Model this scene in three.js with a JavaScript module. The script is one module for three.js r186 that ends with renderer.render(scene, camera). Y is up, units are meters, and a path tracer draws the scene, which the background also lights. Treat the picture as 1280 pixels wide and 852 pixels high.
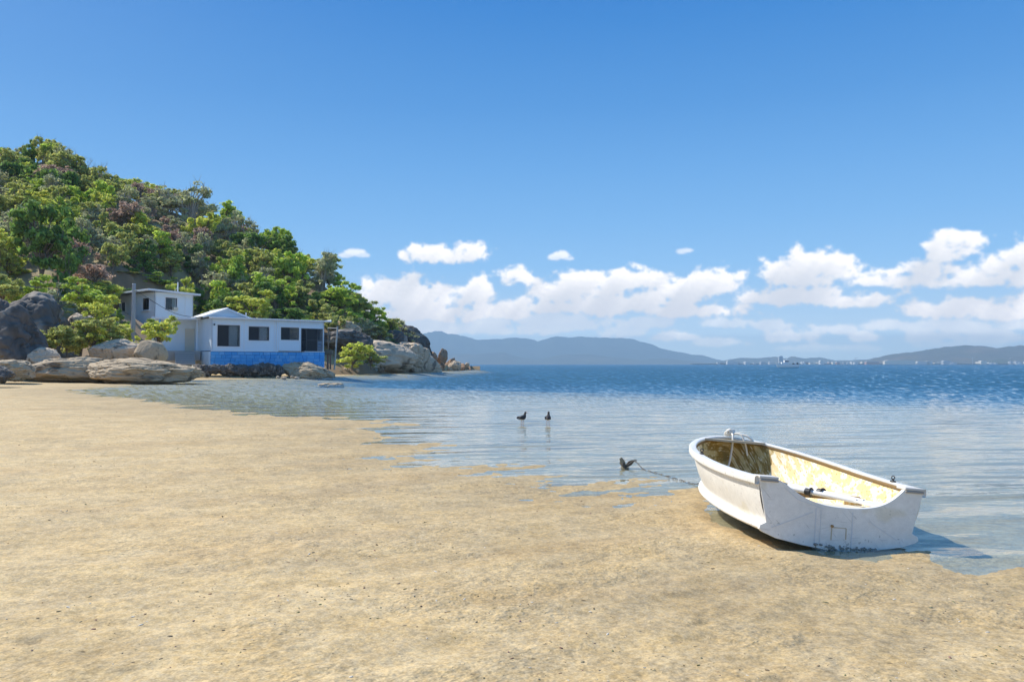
import * as THREE from 'three';
import { ImprovedNoise } from 'three/addons/math/ImprovedNoise.js';
import { mergeGeometries, mergeVertices } from 'three/addons/utils/BufferGeometryUtils.js';
import { RoundedBoxGeometry } from 'three/addons/geometries/RoundedBoxGeometry.js';

// ------------------------------------------------------------------ camera, sky, sun, exposure
const scene = new THREE.Scene();
const EYE = 1.25, FOCAL = 995;
const camera = new THREE.PerspectiveCamera(46.36, 1024 / 681, 0.05, 60000);
camera.position.set(0, EYE, 0);
camera.rotation.set(Math.atan(29 / FOCAL), 0, 0);
const renderer = new THREE.WebGLRenderer();
renderer.toneMapping = THREE.LinearToneMapping;
renderer.toneMappingExposure = 1.3;
renderer.shadowMap.enabled = true;
const SUN_AZ = -57 * Math.PI / 180, SUN_EL = 46 * Math.PI / 180;   // ahead and to the left
const SUN = new THREE.Vector3(Math.sin(SUN_AZ) * Math.cos(SUN_EL), Math.sin(SUN_EL), -Math.cos(SUN_AZ) * Math.cos(SUN_EL));
const sun = new THREE.DirectionalLight(new THREE.Color(1.0, 0.94, 0.84), 4.5);
sun.name = 'sun';
sun.position.copy(SUN).multiplyScalar(200); sun.castShadow = true;
Object.assign(sun.shadow.camera, { left: -120, right: 120, top: 120, bottom: -120, far: 600 });
sun.shadow.mapSize.set(4096, 4096);
scene.add(sun, sun.target);

// ------------------------------------------------------------------ noise and small helpers
const IN = new ImprovedNoise();
const N3 = (x, y, z) => IN.noise(x, y, z), N2 = (x, y) => IN.noise(x, y, 0.37);
const fbm = (x, y, z, o = 4, g = 0.5) => { let a = 1, s = 0, t = 0; for (let i = 0; i < o; i++) { s += a * N3(x, y, z + i * 7.3); t += a; a *= g; x *= 2.03; y *= 2.03; z *= 2.03; } return s / t; };
const clamp = THREE.MathUtils.clamp, lerp = THREE.MathUtils.lerp;
const sst = (a, b, x) => { const t = clamp((x - a) / (b - a), 0, 1); return t * t * (3 - 2 * t); };
const rng = (seed) => () => { seed = (seed + 0x6d2b79f5) | 0; let t = Math.imul(seed ^ (seed >>> 15), 1 | seed); t = (t + Math.imul(t ^ (t >>> 7), 61 | t)) ^ t; return ((t ^ (t >>> 14)) >>> 0) / 4294967296; };
const table = (pts, x) => { if (x <= pts[0][0]) return pts[0][1]; for (let i = 1; i < pts.length; i++) if (x <= pts[i][0]) { const [a, b] = [pts[i - 1], pts[i]], t = (x - a[0]) / (b[0] - a[0]); return Array.isArray(a[1]) ? a[1].map((v, k) => lerp(v, b[1][k], t)) : lerp(a[1], b[1], t); } return pts[pts.length - 1][1]; };
const at = (px, D) => [(px - 640) / FOCAL * D, -D];                 // ground spot from a bearing and a distance
const hgt = (py, D) => EYE + (455 - py) / FOCAL * D;                // height from an elevation and a distance
const ONES = ['', 'first', 'second', 'third', 'fourth', 'fifth', 'sixth', 'seventh', 'eighth', 'ninth', 'tenth', 'eleventh', 'twelfth', 'thirteenth', 'fourteenth', 'fifteenth', 'sixteenth', 'seventeenth', 'eighteenth', 'nineteenth'], TENS = ['', '', 'twent', 'thirt', 'fort', 'fift', 'sixt'];
const nth = (n) => n < 20 ? ONES[n] : n % 10 ? TENS[Math.floor(n / 10)] + 'y-' + ONES[n % 10] : TENS[n / 10] + 'ieth';
const used = new Map();
const numbered = (n) => { const k = used.get(n) ?? 0; used.set(n, k + 1); return k ? n + '_' + String(k).padStart(3, '0') : n; };
const tag = (o, label, category, group) => { Object.assign(o.userData, { label, category }); if (group) o.userData.group = group; return o; };
const shade = (o) => { o.traverse((m) => { if (m.isMesh) m.castShadow = m.receiveShadow = true; }); return o; };
const mesh = (name, g, m, parent) => { const o = new THREE.Mesh(Array.isArray(g) ? mergeGeometries(g.map((x) => x.index ? x.toNonIndexed() : x)) : g, m); o.name = parent ? name : numbered(name); (parent ?? scene).add(o); return shade(o); };
const thing = (name, label, category, [x, y, z] = [0, 0, 0], turn = 0, group) => { const o = new THREE.Group(); o.name = numbered(name); scene.add(o); o.position.set(x, y, z); o.rotation.y = turn; return tag(o, label, category, group); };
const box = (w, h, d, x = 0, y = 0, z = 0) => new THREE.BoxGeometry(w, h, d).translate(x, y, z);
const rbox = (w, h, d, x = 0, y = 0, z = 0, r = 0.01) => new RoundedBoxGeometry(w, h, d, 2, Math.min(r, w / 2.1, h / 2.1, d / 2.1)).translate(x, y, z);
const V = (x, y, z) => new THREE.Vector3(x, y, z);
const bar = (a, b, r0, r1 = r0, n = 8) => { const d = b.clone().sub(a), g = new THREE.CylinderGeometry(r1, r0, d.length(), n); g.translate(0, d.length() / 2, 0); g.applyQuaternion(new THREE.Quaternion().setFromUnitVectors(V(0, 1, 0), d.normalize())); return g.translate(a.x, a.y, a.z); };
const tube = (pts, r, n = 40, k = 6) => new THREE.TubeGeometry(new THREE.CatmullRomCurve3(pts), n, r, k);
const mat = (r, g, b, rough = 0.8, more = {}) => new THREE.MeshStandardMaterial({ color: new THREE.Color().setRGB(r, g, b), roughness: rough, ...more });
const vmat = (rough = 0.9, more = {}) => new THREE.MeshStandardMaterial({ color: 0xffffff, vertexColors: true, roughness: rough, ...more });
const dataTex = (n, m, f, srgb) => { const d = new Uint8Array(n * m * 4); for (let y = 0, i = 0; y < m; y++) for (let x = 0; x < n; x++, i += 4) { const c = f(x, y); d[i] = clamp(c[0], 0, 255); d[i + 1] = clamp(c[1], 0, 255); d[i + 2] = clamp(c[2], 0, 255); d[i + 3] = 255; } const t = new THREE.DataTexture(d, n, m); t.magFilter = t.minFilter = THREE.LinearFilter; t.wrapS = t.wrapT = THREE.RepeatWrapping; if (srgb) t.colorSpace = THREE.SRGBColorSpace; t.needsUpdate = true; return t; };
// periodic lattice noise for textures that tile
function periodic(seed) {
  const r = rng(seed), P = new Float32Array(65536).map(() => r() * 2 - 1);
  return (x, y, p) => { const ix = Math.floor(x), iy = Math.floor(y), fx = x - ix, fy = y - iy, u = fx * fx * (3 - 2 * fx), v = fy * fy * (3 - 2 * fy); const h = (a, b) => P[((((b % p) + p) % p) * 251 + (((a % p) + p) % p) * 13 + p * 7) & 65535]; return lerp(lerp(h(ix, iy), h(ix + 1, iy), u), lerp(h(ix, iy + 1), h(ix + 1, iy + 1), u), v); };
}

const HAZE = 0.000155;
scene.fog = new THREE.FogExp2(new THREE.Color().setRGB(0.50, 0.76, 1.0), HAZE);
// ------------------------------------------------------------------ sky: clear air and fair-weather cumulus all round
{
  const W = 4096, H = 2048, data = new Float32Array(W * H * 4), D2 = 180 / Math.PI;
  const air = [[-90, [0.20, 0.21, 0.22]], [-0.5, [0.30, 0.38, 0.45]], [0, [0.37, 0.53, 0.66]], [3, [0.335, 0.505, 0.67]], [7, [0.23, 0.44, 0.69]], [10, [0.18, 0.39, 0.67]], [14, [0.132, 0.33, 0.63]], [18, [0.092, 0.272, 0.58]], [25, [0.046, 0.20, 0.515]], [45, [0.050, 0.185, 0.46]], [90, [0.052, 0.175, 0.42]]];
  // the lowest half kilometre of air is built as haze; what stands here is the sky beyond it
  const AIRLIGHT = [0.205, 0.35, 0.50], beyond = (v, el, c) => { const T = Math.exp(-HAZE * Math.min(13000, 485 / Math.tan(Math.max(0.02, el / D2)))); return Math.max(v * 0.5, (v - AIRLIGHT[c] * (1 - T)) / T); };
  const R = rng(77), puffs = [];
  const put = (px, py, rx, ry, k = 1) => { const t = (px - 640) / FOCAL; puffs.push([Math.atan(t) * D2, Math.atan((455 - py) / FOCAL * Math.cos(Math.atan(t))) * D2, rx / FOCAL * D2 * Math.cos(Math.atan(t)) ** 2, ry / FOCAL * D2 * Math.cos(Math.atan(t)), k]); };
  [[552, 319, 56, 15], [530, 318, 30, 11], [585, 314, 26, 15], [643, 347, 20, 14], [633, 354, 12, 8], 
    [480, 368, 35, 24], [520, 372, 50, 28], [560, 372, 45, 22], [600, 365, 30, 20], [500, 398, 60, 20], [570, 396, 60, 16], [640, 392, 40, 12],
    [665, 383, 45, 16], [700, 368, 45, 22], [745, 358, 50, 24], [790, 352, 40, 18], [815, 350, 25, 15], [760, 383, 90, 16], [840, 372, 50, 20], [880, 360, 45, 22], [910, 354, 30, 18], [870, 390, 70, 12],
    [1010, 342, 52, 28], [975, 347, 35, 22], [1040, 340, 35, 24], [1015, 327, 28, 15], [1000, 372, 80, 15], [1060, 377, 60, 11],
    [1190, 314, 42, 24], [1207, 306, 28, 17], [1130, 345, 52, 18], [1180, 348, 60, 20], [1100, 352, 30, 11], [1255, 334, 30, 22], [1288, 326, 42, 28], [1230, 352, 40, 12],
    [1160, 388, 50, 13], [1210, 385, 45, 15], [1250, 392, 40, 14], [1290, 385, 40, 20]].forEach((a) => put(...a));
  [[692, 322, 9, 5, 0.7], [702, 319, 10, 6, 0.75], [711, 323, 7, 3, 0.5], [430, 319, 10, 4, 0.6], [440, 315, 11, 5, 0.7], [452, 319, 8, 3, 0.5], [853, 314, 8, 4, 0.5], [862, 312, 9, 4, 0.55], [985, 420, 35, 10, 0.6], [1080, 420, 24, 9, 0.6], [1160, 422, 40, 10, 0.55], [1250, 421, 50, 12, 0.6], [640, 414, 50, 10, 0.6], [560, 412, 60, 14, 0.6], [720, 408, 45, 10, 0.55], [840, 422, 34, 9, 0.6], [780, 416, 40, 9, 0.5], [900, 428, 40, 7, 0.45], [1030, 436, 60, 7, 0.4], [480, 420, 50, 12, 0.5], [520, 406, 70, 16, 0.6], [610, 404, 40, 12, 0.6], [690, 400, 50, 12, 0.6], [810, 404, 44, 10, 0.55], [900, 404, 40, 9, 0.5], [965, 408, 34, 9, 0.55], [1050, 412, 34, 9, 0.55], [1120, 408, 44, 10, 0.55], [1200, 410, 44, 11, 0.6], [1290, 408, 40, 12, 0.6], [750, 428, 40, 7, 0.4], [1190, 432, 50, 7, 0.4]].forEach((a) => put(...a));
  // the same weather goes on outside the frame
  for (let az = 36; az < 324; az += 5 + 5 * R()) {
    const n = 3 + Math.floor(R() * 6), big = 0.6 + R() * 0.8, e0 = 3.2 + R() * 3;
    for (let k = 0; k < n; k++) puffs.push([((az + (R() - 0.5) * 7 + 180) % 360) - 180, e0 + (R() - 0.2) * 2 * big, (1.4 + R() * 1.8) * big, (0.8 + R() * 0.8) * big, 1]);
    for (let k = 0; k < 2; k++) puffs.push([((az + R() * 8 + 180) % 360) - 180, 1.4 + R() * 1.6, 2 + R() * 4, 0.5 + R() * 0.6, 0.5]);
    if (R() < 0.35) puffs.push([((az + R() * 6 + 180) % 360) - 180, 7.4 + R() * 2, 1 + R() * 2, 0.4 + R() * 0.5, 1]);
  }
  const r0 = Math.floor((90 - 0.5) / 180 * H), r1 = Math.floor((90 + 16) / 180 * H), rows = r1 - r0, base = new Float32Array(W * rows).fill(-1), soft = new Float32Array(W * rows).fill(1);
  for (const [a, e, rx, ry, k] of puffs) {
    const y0 = Math.max(0, Math.floor((e - ry * 1.2 + 90) / 180 * H) - r0), y1 = Math.min(rows - 1, Math.ceil((e + ry * 1.5 + 90) / 180 * H) - r0), c0 = Math.floor((a - rx * 1.5 - 90 + 180) / 360 * W), c1 = Math.ceil((a + rx * 1.5 - 90 + 180) / 360 * W);
    for (let y = y0; y <= y1; y++) for (let c = c0; c <= c1; c++) {
      const el = (y + r0 + 0.5) / H * 180 - 90, az = (c + 0.5) / W * 360 - 180 + 90;   // column 0 looks along -x; -z lies at -90
      let dx = (az - a) / rx, dy = (el - e) / ry; if (dy < 0) dy *= 1.5;
      const s = 1 - Math.sqrt(dx * dx + dy * dy), i = y * W + ((c % W) + W) % W, was = base[i];
      const m = was > -0.99 ? Math.max(s, was) + 0.10 * Math.exp(-Math.abs(s - was) * 6) : s;
      if (m > was) { base[i] = m; if (s >= was) soft[i] = k; }
    }
  }
  const T = new Float32Array(W * rows);
  for (let y = 0; y < rows; y++) for (let c = 0; c < W; c++) {
    const i = y * W + c; if (base[i] < -0.6) continue;
    const el = (y + r0) / H * 180, th = c / W * 2 * Math.PI, X = Math.cos(th) * 57.3, Z = Math.sin(th) * 57.3;
    const n = fbm(X * 0.62, el * 0.8, Z * 0.62, 7, 0.59) * 1.8, b = Math.abs(fbm(X * 1.0 + 9, el * 1.2, Z * 1.0, 5, 0.6)) * 0.9;
    T[i] = Math.max(0, Math.min(base[i], 0.55) + n * 0.72 - b * 0.8 + 0.19);
  }
  const sunCol = (SUN_AZ * D2 + 90 + 180) / 360 * W;
  for (let y = 0; y < H; y++) {
    const el = (y + 0.5) / H * 180 - 90, s = table(air, el), ce = Math.cos(el / D2), se = Math.sin(el / D2);
    for (let c = 0; c < W; c++) {
      const th = ((c + 0.5) / W - 0.5) * 2 * Math.PI, cs = Math.cos(th) * ce * SUN.x + se * SUN.y + Math.sin(th) * ce * SUN.z;
      const glow = 0.12 * Math.pow(Math.max(0, cs), 8) + 0.7 * Math.pow(Math.max(0, cs), 50);
      let [r, g, b] = s; if (el > 0) { r += glow; g += glow; b += glow; }
      const k = y - r0;
      if (k >= 0 && k < rows && T[k * W + c] > 0) {
        const i = k * W + c, t = T[i], dir = clamp(((sunCol - c) / W * 2 * Math.PI + 3 * Math.PI) % (2 * Math.PI) - Math.PI, -1.2, 1.2) / 1.2;
        let oc = 0; for (let q = 1; q <= 7; q++) { const yy = Math.min(rows - 1, k + Math.round(q * 4.2)), cc = (c + Math.round(dir * q * 3.2) + W) % W; oc += T[yy * W + cc]; }
        const a = sst(0.0, 0.44, t) * soft[i] * sst(0.2, 1.6, el), lit = Math.exp(-oc * 0.5), rim = sst(0.0, 0.5, t);
        const cr = lerp(0.47, 0.86, lit), cg = lerp(0.535, 0.865, lit), cb = lerp(0.615, 0.87, lit), far = 0.20 * Math.exp(-Math.max(0, el - 0.5) / 2.6);
        const w = lerp(0.93, 1, rim);
        r = lerp(r, lerp(cr * w, r * 1.12, far), a); g = lerp(g, lerp(cg * w, g * 1.08, far), a); b = lerp(b, lerp(cb * w, b * 1.04, far), a);
      }
      if (el > 0) { r = beyond(r, el, 0); g = beyond(g, el, 1); b = beyond(b, el, 2); }
      const o = (y * W + c) * 4; data[o] = r; data[o + 1] = g; data[o + 2] = b; data[o + 3] = 1;
    }
  }
  const t = new THREE.DataTexture(data, W, H, THREE.RGBAFormat, THREE.FloatType);
  t.mapping = THREE.EquirectangularReflectionMapping; t.magFilter = THREE.LinearFilter; t.needsUpdate = true;
  scene.background = t; scene.environment = t;
}


// ------------------------------------------------------------------ the lie of the land
// outline of the land at water level, metres (x, z); the water lies to the right of it
const LAND = [[500, 90], [60, 10], [12, -1.5], [6, -3.9], [3.2, -5.02], [2.89, -5.16], [2.5, -5.3], [2.05, -5.75], [1.75, -6.7], [1.62, -7.05], [1.31, -7.27], [1.08, -8.2], [0.48, -8.2], [0.46, -9.12], [-0.39, -9.76], [-1.2, -10.86], [-2.36, -13.87], [-2.86, -17.6], [-4.17, -18.9], [-6.15, -19.8], [-8.56, -21.88], [-14.59, -29.67], [-19.65, -35.6], [-20.9, -37.8], [-22.7, -46.1], [-25, -62.3], [-21.4, -71.2], [-18.3, -83], [-14.6, -103.8], [-11.1, -138.4], [-8.9, -178], [-12, -192], [-40, -215], [-120, -240], [-700, -330], [-700, 500], [500, 500]];
const SHORE_N = LAND.length - 3;
function shoreDistance(x, z) {                                      // positive on land
  let best = 1e12, inside = false;
  for (let i = 0, j = LAND.length - 1; i < LAND.length; j = i++) {
    const [ax, az] = LAND[j], [bx, bz] = LAND[i];
    if ((az > z) !== (bz > z) && x < (bx - ax) * (z - az) / (bz - az) + ax) inside = !inside;
    if (i === 0 || i >= SHORE_N) continue;
    const dx = bx - ax, dz = bz - az, t = clamp(((x - ax) * dx + (z - az) * dz) / (dx * dx + dz * dz), 0, 1), ex = x - ax - t * dx, ez = z - az - t * dz, d = ex * ex + ez * ez;
    if (d < best) best = d;
  }
  return (inside ? 1 : -1) * Math.sqrt(best);
}
const AL = [0.87, -0.49], AC = [0.49, 0.87];
function sandRelief(x, z, D, sd) {
  const a = x * AL[0] + z * AL[1], c = x * AC[0] + z * AC[1];
  let h = 0.017 * fbm(a * 0.32, 0.5, c * 1.3, 2) * 1.6;
  if (D < 60) h += 0.011 * N3(a * 1.1, 2.2, c * 4.2);
  if (D < 30) { const k = sd > 0 ? 1 : Math.max(0, 1 + sd * 0.5); h += k * sst(30, 18, D) * (0.009 * N3(a * 3.1, 5, c * 7) + 0.0040 * N3(x * 9, 8, z * 9) - 0.010 * sst(0.28, 0.62, N3(a * 4.2, 12, c * 7.5) + 0.35 * N2(x * 0.8, z * 0.8))); }
  if (D < 14) h += (sd > -0.5 ? 1 : 0.3) * sst(14, 9, D) * 0.0030 * N3(x * 21, 3, z * 21);
  return h;
}
function beachHeight(x, z) {
  const D = Math.hypot(x, z), sd = shoreDistance(x, z);
  let h;
  if (sd > 0) h = sd < 5 ? 0.014 * sd : 0.07 + 0.033 * (sd - 5) - 0.00008 * (sd - 5) ** 2 * (sd < 200 ? 1 : 0); else { const d = -sd * (1 + 5 * sst(-45, -90, z)); h = -(d < 8 ? 0.010 * d : 0.08 + 0.02 * (d - 8)); if (d > 60) h = -1.12 - 0.03 * (d - 60); if (h < -7) h = -7; }
  if (sd > 30) h = Math.min(h, 1.1);
  { const bx = x - 2.2, bz = z + 6.45, e = Math.hypot(bx / 0.52, bz / 1.25); if (e < 1.6) h += -0.022 * sst(1.25, 0.6, e) + 0.012 * Math.max(0, 1 - Math.abs(e - 1.32) / 0.25); }   // hollow that the dinghy has worked in the sand
  h -= 0.016 * Math.exp(-((x - 3.1) ** 2 + (z + 5.9) ** 2) / 0.45);
  return h + (D < 200 ? sandRelief(x, z, D, sd) : 0);
}
const FOOT = [[-400, 60], [0, 66], [100, 68], [150, 68], [200, 74], [250, 89], [405, 92], [450, 97], [500, 112], [545, 135], [570, 155], [592, 176]];
const RIDGE_D = [[-400, 150], [0, 150], [250, 142], [400, 130], [460, 125], [500, 130], [540, 148], [560, 162], [592, 182]];
const RIDGE_Y = [[-400, 208], [0, 208], [60, 200], [100, 232], [150, 244], [200, 261], [250, 274], [300, 302], [350, 327], [400, 352], [430, 374], [460, 397], [490, 415], [510, 426], [535, 445], [560, 454], [592, 458]];
function hillHeight(x, z) {
  const D = -z; if (D < 50) return -2;
  const px = 640 + x / D * FOCAL; if (px > 600) return -2;
  const D0 = table(FOOT, px), Dr = table(RIDGE_D, px), R = hgt(table(RIDGE_Y, px), Dr), p = (D - D0) / (Dr - D0);
  let h = p < 0 ? 0.9 + p * 14 : p < 1 ? 0.9 + (R - 0.9) * (0.8 * p + 0.2 * sst(0, 1, p)) : R - (p - 1) ** 2 * R * 0.5 - (p - 1) * 2;
  h += sst(-0.05, 0.25, p) * 1.1 * fbm(x * 0.09, 1, z * 0.09, 4) * (px < 520 ? 1 : 0.4);
  const pad = Math.max(0, 1 - Math.hypot((x + 40.5) / 8, (z + 91.5) / 8)); h = lerp(h, Math.min(h, 5.3), sst(0, 0.35, pad));
  return h;
}
const groundHeight = (x, z) => Math.max(beachHeight(x, z), hillHeight(x, z));

// fine near the middle of the view, coarse all round
const ANG = []; for (let a = -180; a < -42; a += 3) ANG.push(a); for (let a = -42; a < 42; a += 0.18) ANG.push(a); for (let a = 42; a <= 180.01; a += 3) ANG.push(a);
function polarSheet(angles, radii, height, color, normals) {
  const na = angles.length, nr = radii.length, P = new Float32Array(na * nr * 3), C = color && new Float32Array(na * nr * 3), U = new Float32Array(na * nr * 2), I = new Uint32Array((na - 1) * (nr - 1) * 6);
  for (let i = 0, k = 0; i < nr; i++) for (let j = 0; j < na; j++, k++) {
    const t = angles[j] * Math.PI / 180, x = Math.sin(t) * radii[i], z = -Math.cos(t) * radii[i], y = height(x, z, radii[i]);
    P.set([x, y, z], k * 3); U.set([x, -z], k * 2); if (C) C.set(color(x, z, y, radii[i]), k * 3);
  }
  for (let i = 0, q = 0; i < nr - 1; i++) for (let j = 0; j < na - 1; j++) { const a = i * na + j, b = a + na; I.set([a, a + 1, b, a + 1, b + 1, b], q); q += 6; }
  const g = new THREE.BufferGeometry().setAttribute('position', new THREE.BufferAttribute(P, 3)).setAttribute('uv', new THREE.BufferAttribute(U, 2)).setIndex(new THREE.BufferAttribute(I, 1));
  if (C) g.setAttribute('color', new THREE.BufferAttribute(C, 3));
  g.computeVertexNormals(); return g;
}
const RAD = [0.02, 0.4, 0.8, 1.2, 1.6, 1.9, 2.2]; { let D = 2.4; while (D < 12500) { RAD.push(D); D += Math.min(D * D * 0.0014 + 0.004, 0.021 * D); } RAD.push(12500); }

// sand: pale quartz with coarser ochre patches; the blue of deep water painted into the floor offshore
{
  const pn = periodic(5), pm = periodic(9), S = 2048, R = rng(3), speck = new Float32Array(S * S);
  for (let k = 0; k < 5000; k++) { const x = Math.floor(R() * S), y = Math.floor(R() * S), r = R() < 0.12 ? 2 + R() * 3 : 0.8 + R() * 1.2, v = R() < 0.55 ? -(0.15 + 0.35 * R()) : 0.18 + 0.2 * R(), e = 0.35 + R() * 0.5; for (let j = -6; j <= 6; j++) for (let i = -6; i <= 6; i++) { const d = Math.hypot(i, j / e) / r; if (d < 1) { const q = ((y + j + S) % S) * S + (x + i + S) % S; speck[q] = v * (1 - d * d * 0.5); } } }
  const Hh = new Float32Array(S * S);
  const colour = dataTex(S, S, (x, y) => {
    const u = x / S, v = y / S, grain = pn(u * 1024, v * 1024, 1024) * 0.10 + pm(u * 512, v * 512, 512) * 0.07, mid = pn(u * 64, v * 64, 64) * 0.05 + pm(u * 150, v * 150, 150) * 0.06 + pn(u * 280, v * 280, 280) * 0.06, low = pm(u * 16, v * 16, 16) * 0.04;
    const s = speck[y * S + x], l = 1 + grain + mid + low + s, w = pn(u * 24 + 3, v * 24, 24) * 0.03 + pm(u * 300, v * 300, 300) * 0.05;
    const loose = 0.3 + 0.95 * sst(-0.15, 0.55, pn(u * 9 + 2, v * 9, 9) * 0.7 + pm(u * 22, v * 22, 22) * 0.5);   // trampled and worm-cast patches between smooth ones
    Hh[y * S + x] = 0.5 + loose * ( 0.16 * pn(u * 60, v * 60, 60) + 0.18 * pm(u * 130, v * 130, 130) + 0.16 * pm(u * 260, v * 260, 260) + 0.10 * pn(u * 512, v * 512, 512)) + (s > 0 ? 0.25 : s * 0.35);
    return [222 * l * (1 + w * 0.4), 222 * l, 222 * l * (1 - w)];
  }, true);
  const bump = dataTex(S, S, (x, y) => { const h = Hh[y * S + x] * 255; return [h, h, h]; });
  for (const t of [colour, bump]) t.repeat.set(1 / 5.3, 1 / 5.3);
  const m = new THREE.MeshStandardMaterial({ map: colour, bumpMap: bump, bumpScale: 0.012, vertexColors: true, roughness: 0.93 });
  const col = (x, z, y, D) => {
    const a = x * AL[0] + z * AL[1], c = x * AC[0] + z * AC[1];
    const n = fbm(a * 0.22, 4, c * 0.75, 4) * 1.5, o = sst(0.0, 0.5, fbm(a * 0.5 + 9, 7, c * 1.4, 4) * 1.8), k = D < 30 ? N3(x * 3.2, 1, z * 3.2) * 0.04 : 0;
    let r = 0.695 + 0.03 * n + k, g = 0.515 + 0.028 * n + k * 0.9, b = 0.265 + 0.02 * n + k * 0.6;
    r = lerp(r, 0.63, o * 0.5); g = lerp(g, 0.445, o * 0.5); b = lerp(b, 0.22, o * 0.5);
    const damp = sst(0.06, 0.005, y + 0.05 * fbm(a * 0.3, 9, c * 0.9, 3)) * 0.2; r *= 1 - damp; g *= 1 - damp * 0.98; b *= 1 - damp * 0.9;
    const weed = sst(0.04, 0.66, -y + 0.34 * fbm(x * 0.05, 2, z * 0.13, 3));           // deep-water blue put into the floor colour, growing with depth
    return [lerp(r, 0.020, weed), lerp(g, 0.130, weed), lerp(b, 0.195, weed)];
  };
  const o = mesh('beach', polarSheet(ANG, RAD, beachHeight, col), m); o.userData.kind = 'structure'; o.userData.label = 'pale rippled sand beach sloping into the bay';
}
// water: a thin clear film over the sand, ruffled by a light wind
{
  const S = 1024, R = rng(41), waves = [], A = new Float32Array(S * S), B = new Float32Array(S * S);
  for (let k = 0; k < 46; k++) { const n = 3 + Math.floor(Math.pow(R(), 1.6) * 75), th = Math.PI / 2 + 0.12 + (R() - 0.5) * (0.5 + n * 0.012); waves.push([Math.round(n * Math.cos(th)), Math.round(n * Math.sin(th)), R() * 6.28, 1 / Math.sqrt(n) * (0.6 + R())]); }
  const pn = periodic(15);
  const g0 = 0.30, nt = dataTex(S, S, (x, y) => {
    const u = x / S, v = y / S, w = 0.02 * pn(u * 6, v * 6, 6), gust = 0.65 + 0.5 * pn(u * 4, v * 7 + 0, 4) ; let sx = 0, sy = 0;
    for (const [a, b, p, k] of waves) { const c = Math.cos(2 * Math.PI * (a * (u + w) + b * (v + w)) + p) * k; const l = Math.hypot(a, b); sx += c * a / l; sy += c * b / l; }
    sx *= 0.048 * gust; sy *= 0.048 * gust; const q = 1 / Math.hypot(sx, sy, 1); return [127.5 - 127.5 * sx * q, 127.5 - 127.5 * sy * q, 127.5 + 127.5 * q];
  });
  nt.repeat.set(1 / 4.6, 1 / 4.6);
  const m = new THREE.MeshPhysicalMaterial({ color: new THREE.Color().setRGB(0.02, 0.15, 0.21), transmission: 1, thickness: 0, roughness: 0.035, ior: 1.333, normalMap: nt, normalScale: new THREE.Vector2(1, 1) });
  m.color.setRGB(0.84, 0.93, 0.98);
  const A2 = []; for (let a = -80; a < -38; a += 2) A2.push(a); for (let a = -38; a < 38; a += 0.2) A2.push(a); for (let a = 38; a <= 110; a += 2) A2.push(a);
  const R2 = []; { let D = 3.2; while (D < 12600) { R2.push(D); D += Math.min(D * D * 0.0018 + 0.01, 0.025 * D); } R2.push(12600); }
  const g = polarSheet(A2, R2, (x, z, D) => {
    const s = D < 40 ? 1 : 40 / D; let h = 0;
    if (D < 120) { const wob = 0.5 * N2(x * 0.25, z * 0.25); const calm = sst(0.2, 5, -shoreDistance(x, z)); h += 0.005 * calm * Math.sin(z * 4.2 + x * 0.55 + wob * 6) * (0.5 + 0.9 * N2(x * 0.35 + 4, z * 0.8)) * sst(0, 1, s); h += 0.006 * calm * N3(x * 0.5, 4, z * 1.9); }
    if (D > 20) h += 0.02 * sst(20, 80, D) * N3(x * 0.16, 9, z * 0.4);
    return h;
  });
  // beyond the shallows the wind waves are too fine for the sheet itself: their slopes go into its normals
  { const P = g.attributes.position, Nn = g.attributes.normal, Rw = rng(17); for (let i = 0; i < P.count; i++) { const D = Math.hypot(P.getX(i), P.getZ(i)), k = 0.22 * sst(11, 65, D), a = (Rw() + Rw() + Rw() - 1.5) * 2, b = (Rw() + Rw() + Rw() - 1.5) * 2, v = V(Nn.getX(i) + k * 0.6 * a, Nn.getY(i), Nn.getZ(i) + k * (0.55 + 0.8 * Math.abs(b))).normalize(); Nn.setXYZ(i, v.x, v.y, v.z); } }
  const o = mesh('sea', g, m); o.userData.kind = 'structure'; o.userData.label = 'calm blue bay, clear and shallow over the sand';
  o.castShadow = false;
}
// ------------------------------------------------------------------ the wooded headland
{
  const cols = [], rows = []; for (let p = -400; p <= 600; p += 5) cols.push(p); for (let d = 52; d <= 300; d += d < 190 ? 1.6 : 8) rows.push(d);
  const P = [], C = [], I = [];
  for (const d of rows) for (const p of cols) {
    const [x, z] = at(p, d), y = hillHeight(x, z); P.push(x, y, z);
    const n = fbm(x * 0.12, 3, z * 0.12, 4) * 1.6, q = N3(x * 0.9, 5, z * 0.9) * 0.2 + N3(x * 2.3, 5, z * 2.3) * 0.12, dry = sst(-0.05, 0.4, n);
    C.push(lerp(0.28, 0.44, dry) * (1 + q), lerp(0.19, 0.36, dry) * (1 + q), lerp(0.11, 0.19, dry) * (1 + q));
  }
  for (let i = 0; i < rows.length - 1; i++) for (let j = 0; j < cols.length - 1; j++) { const a = i * cols.length + j, b = a + cols.length; I.push(a, a + 1, b, a + 1, b + 1, b); }
  const g = new THREE.BufferGeometry().setAttribute('position', new THREE.Float32BufferAttribute(P, 3)).setAttribute('color', new THREE.Float32BufferAttribute(C, 3)).setIndex(I); g.computeVertexNormals();
  const o = mesh('hillside', g, vmat(0.97)); o.userData.kind = 'structure'; o.userData.label = 'steep red-brown earth slope of the headland under the trees';
}

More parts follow.
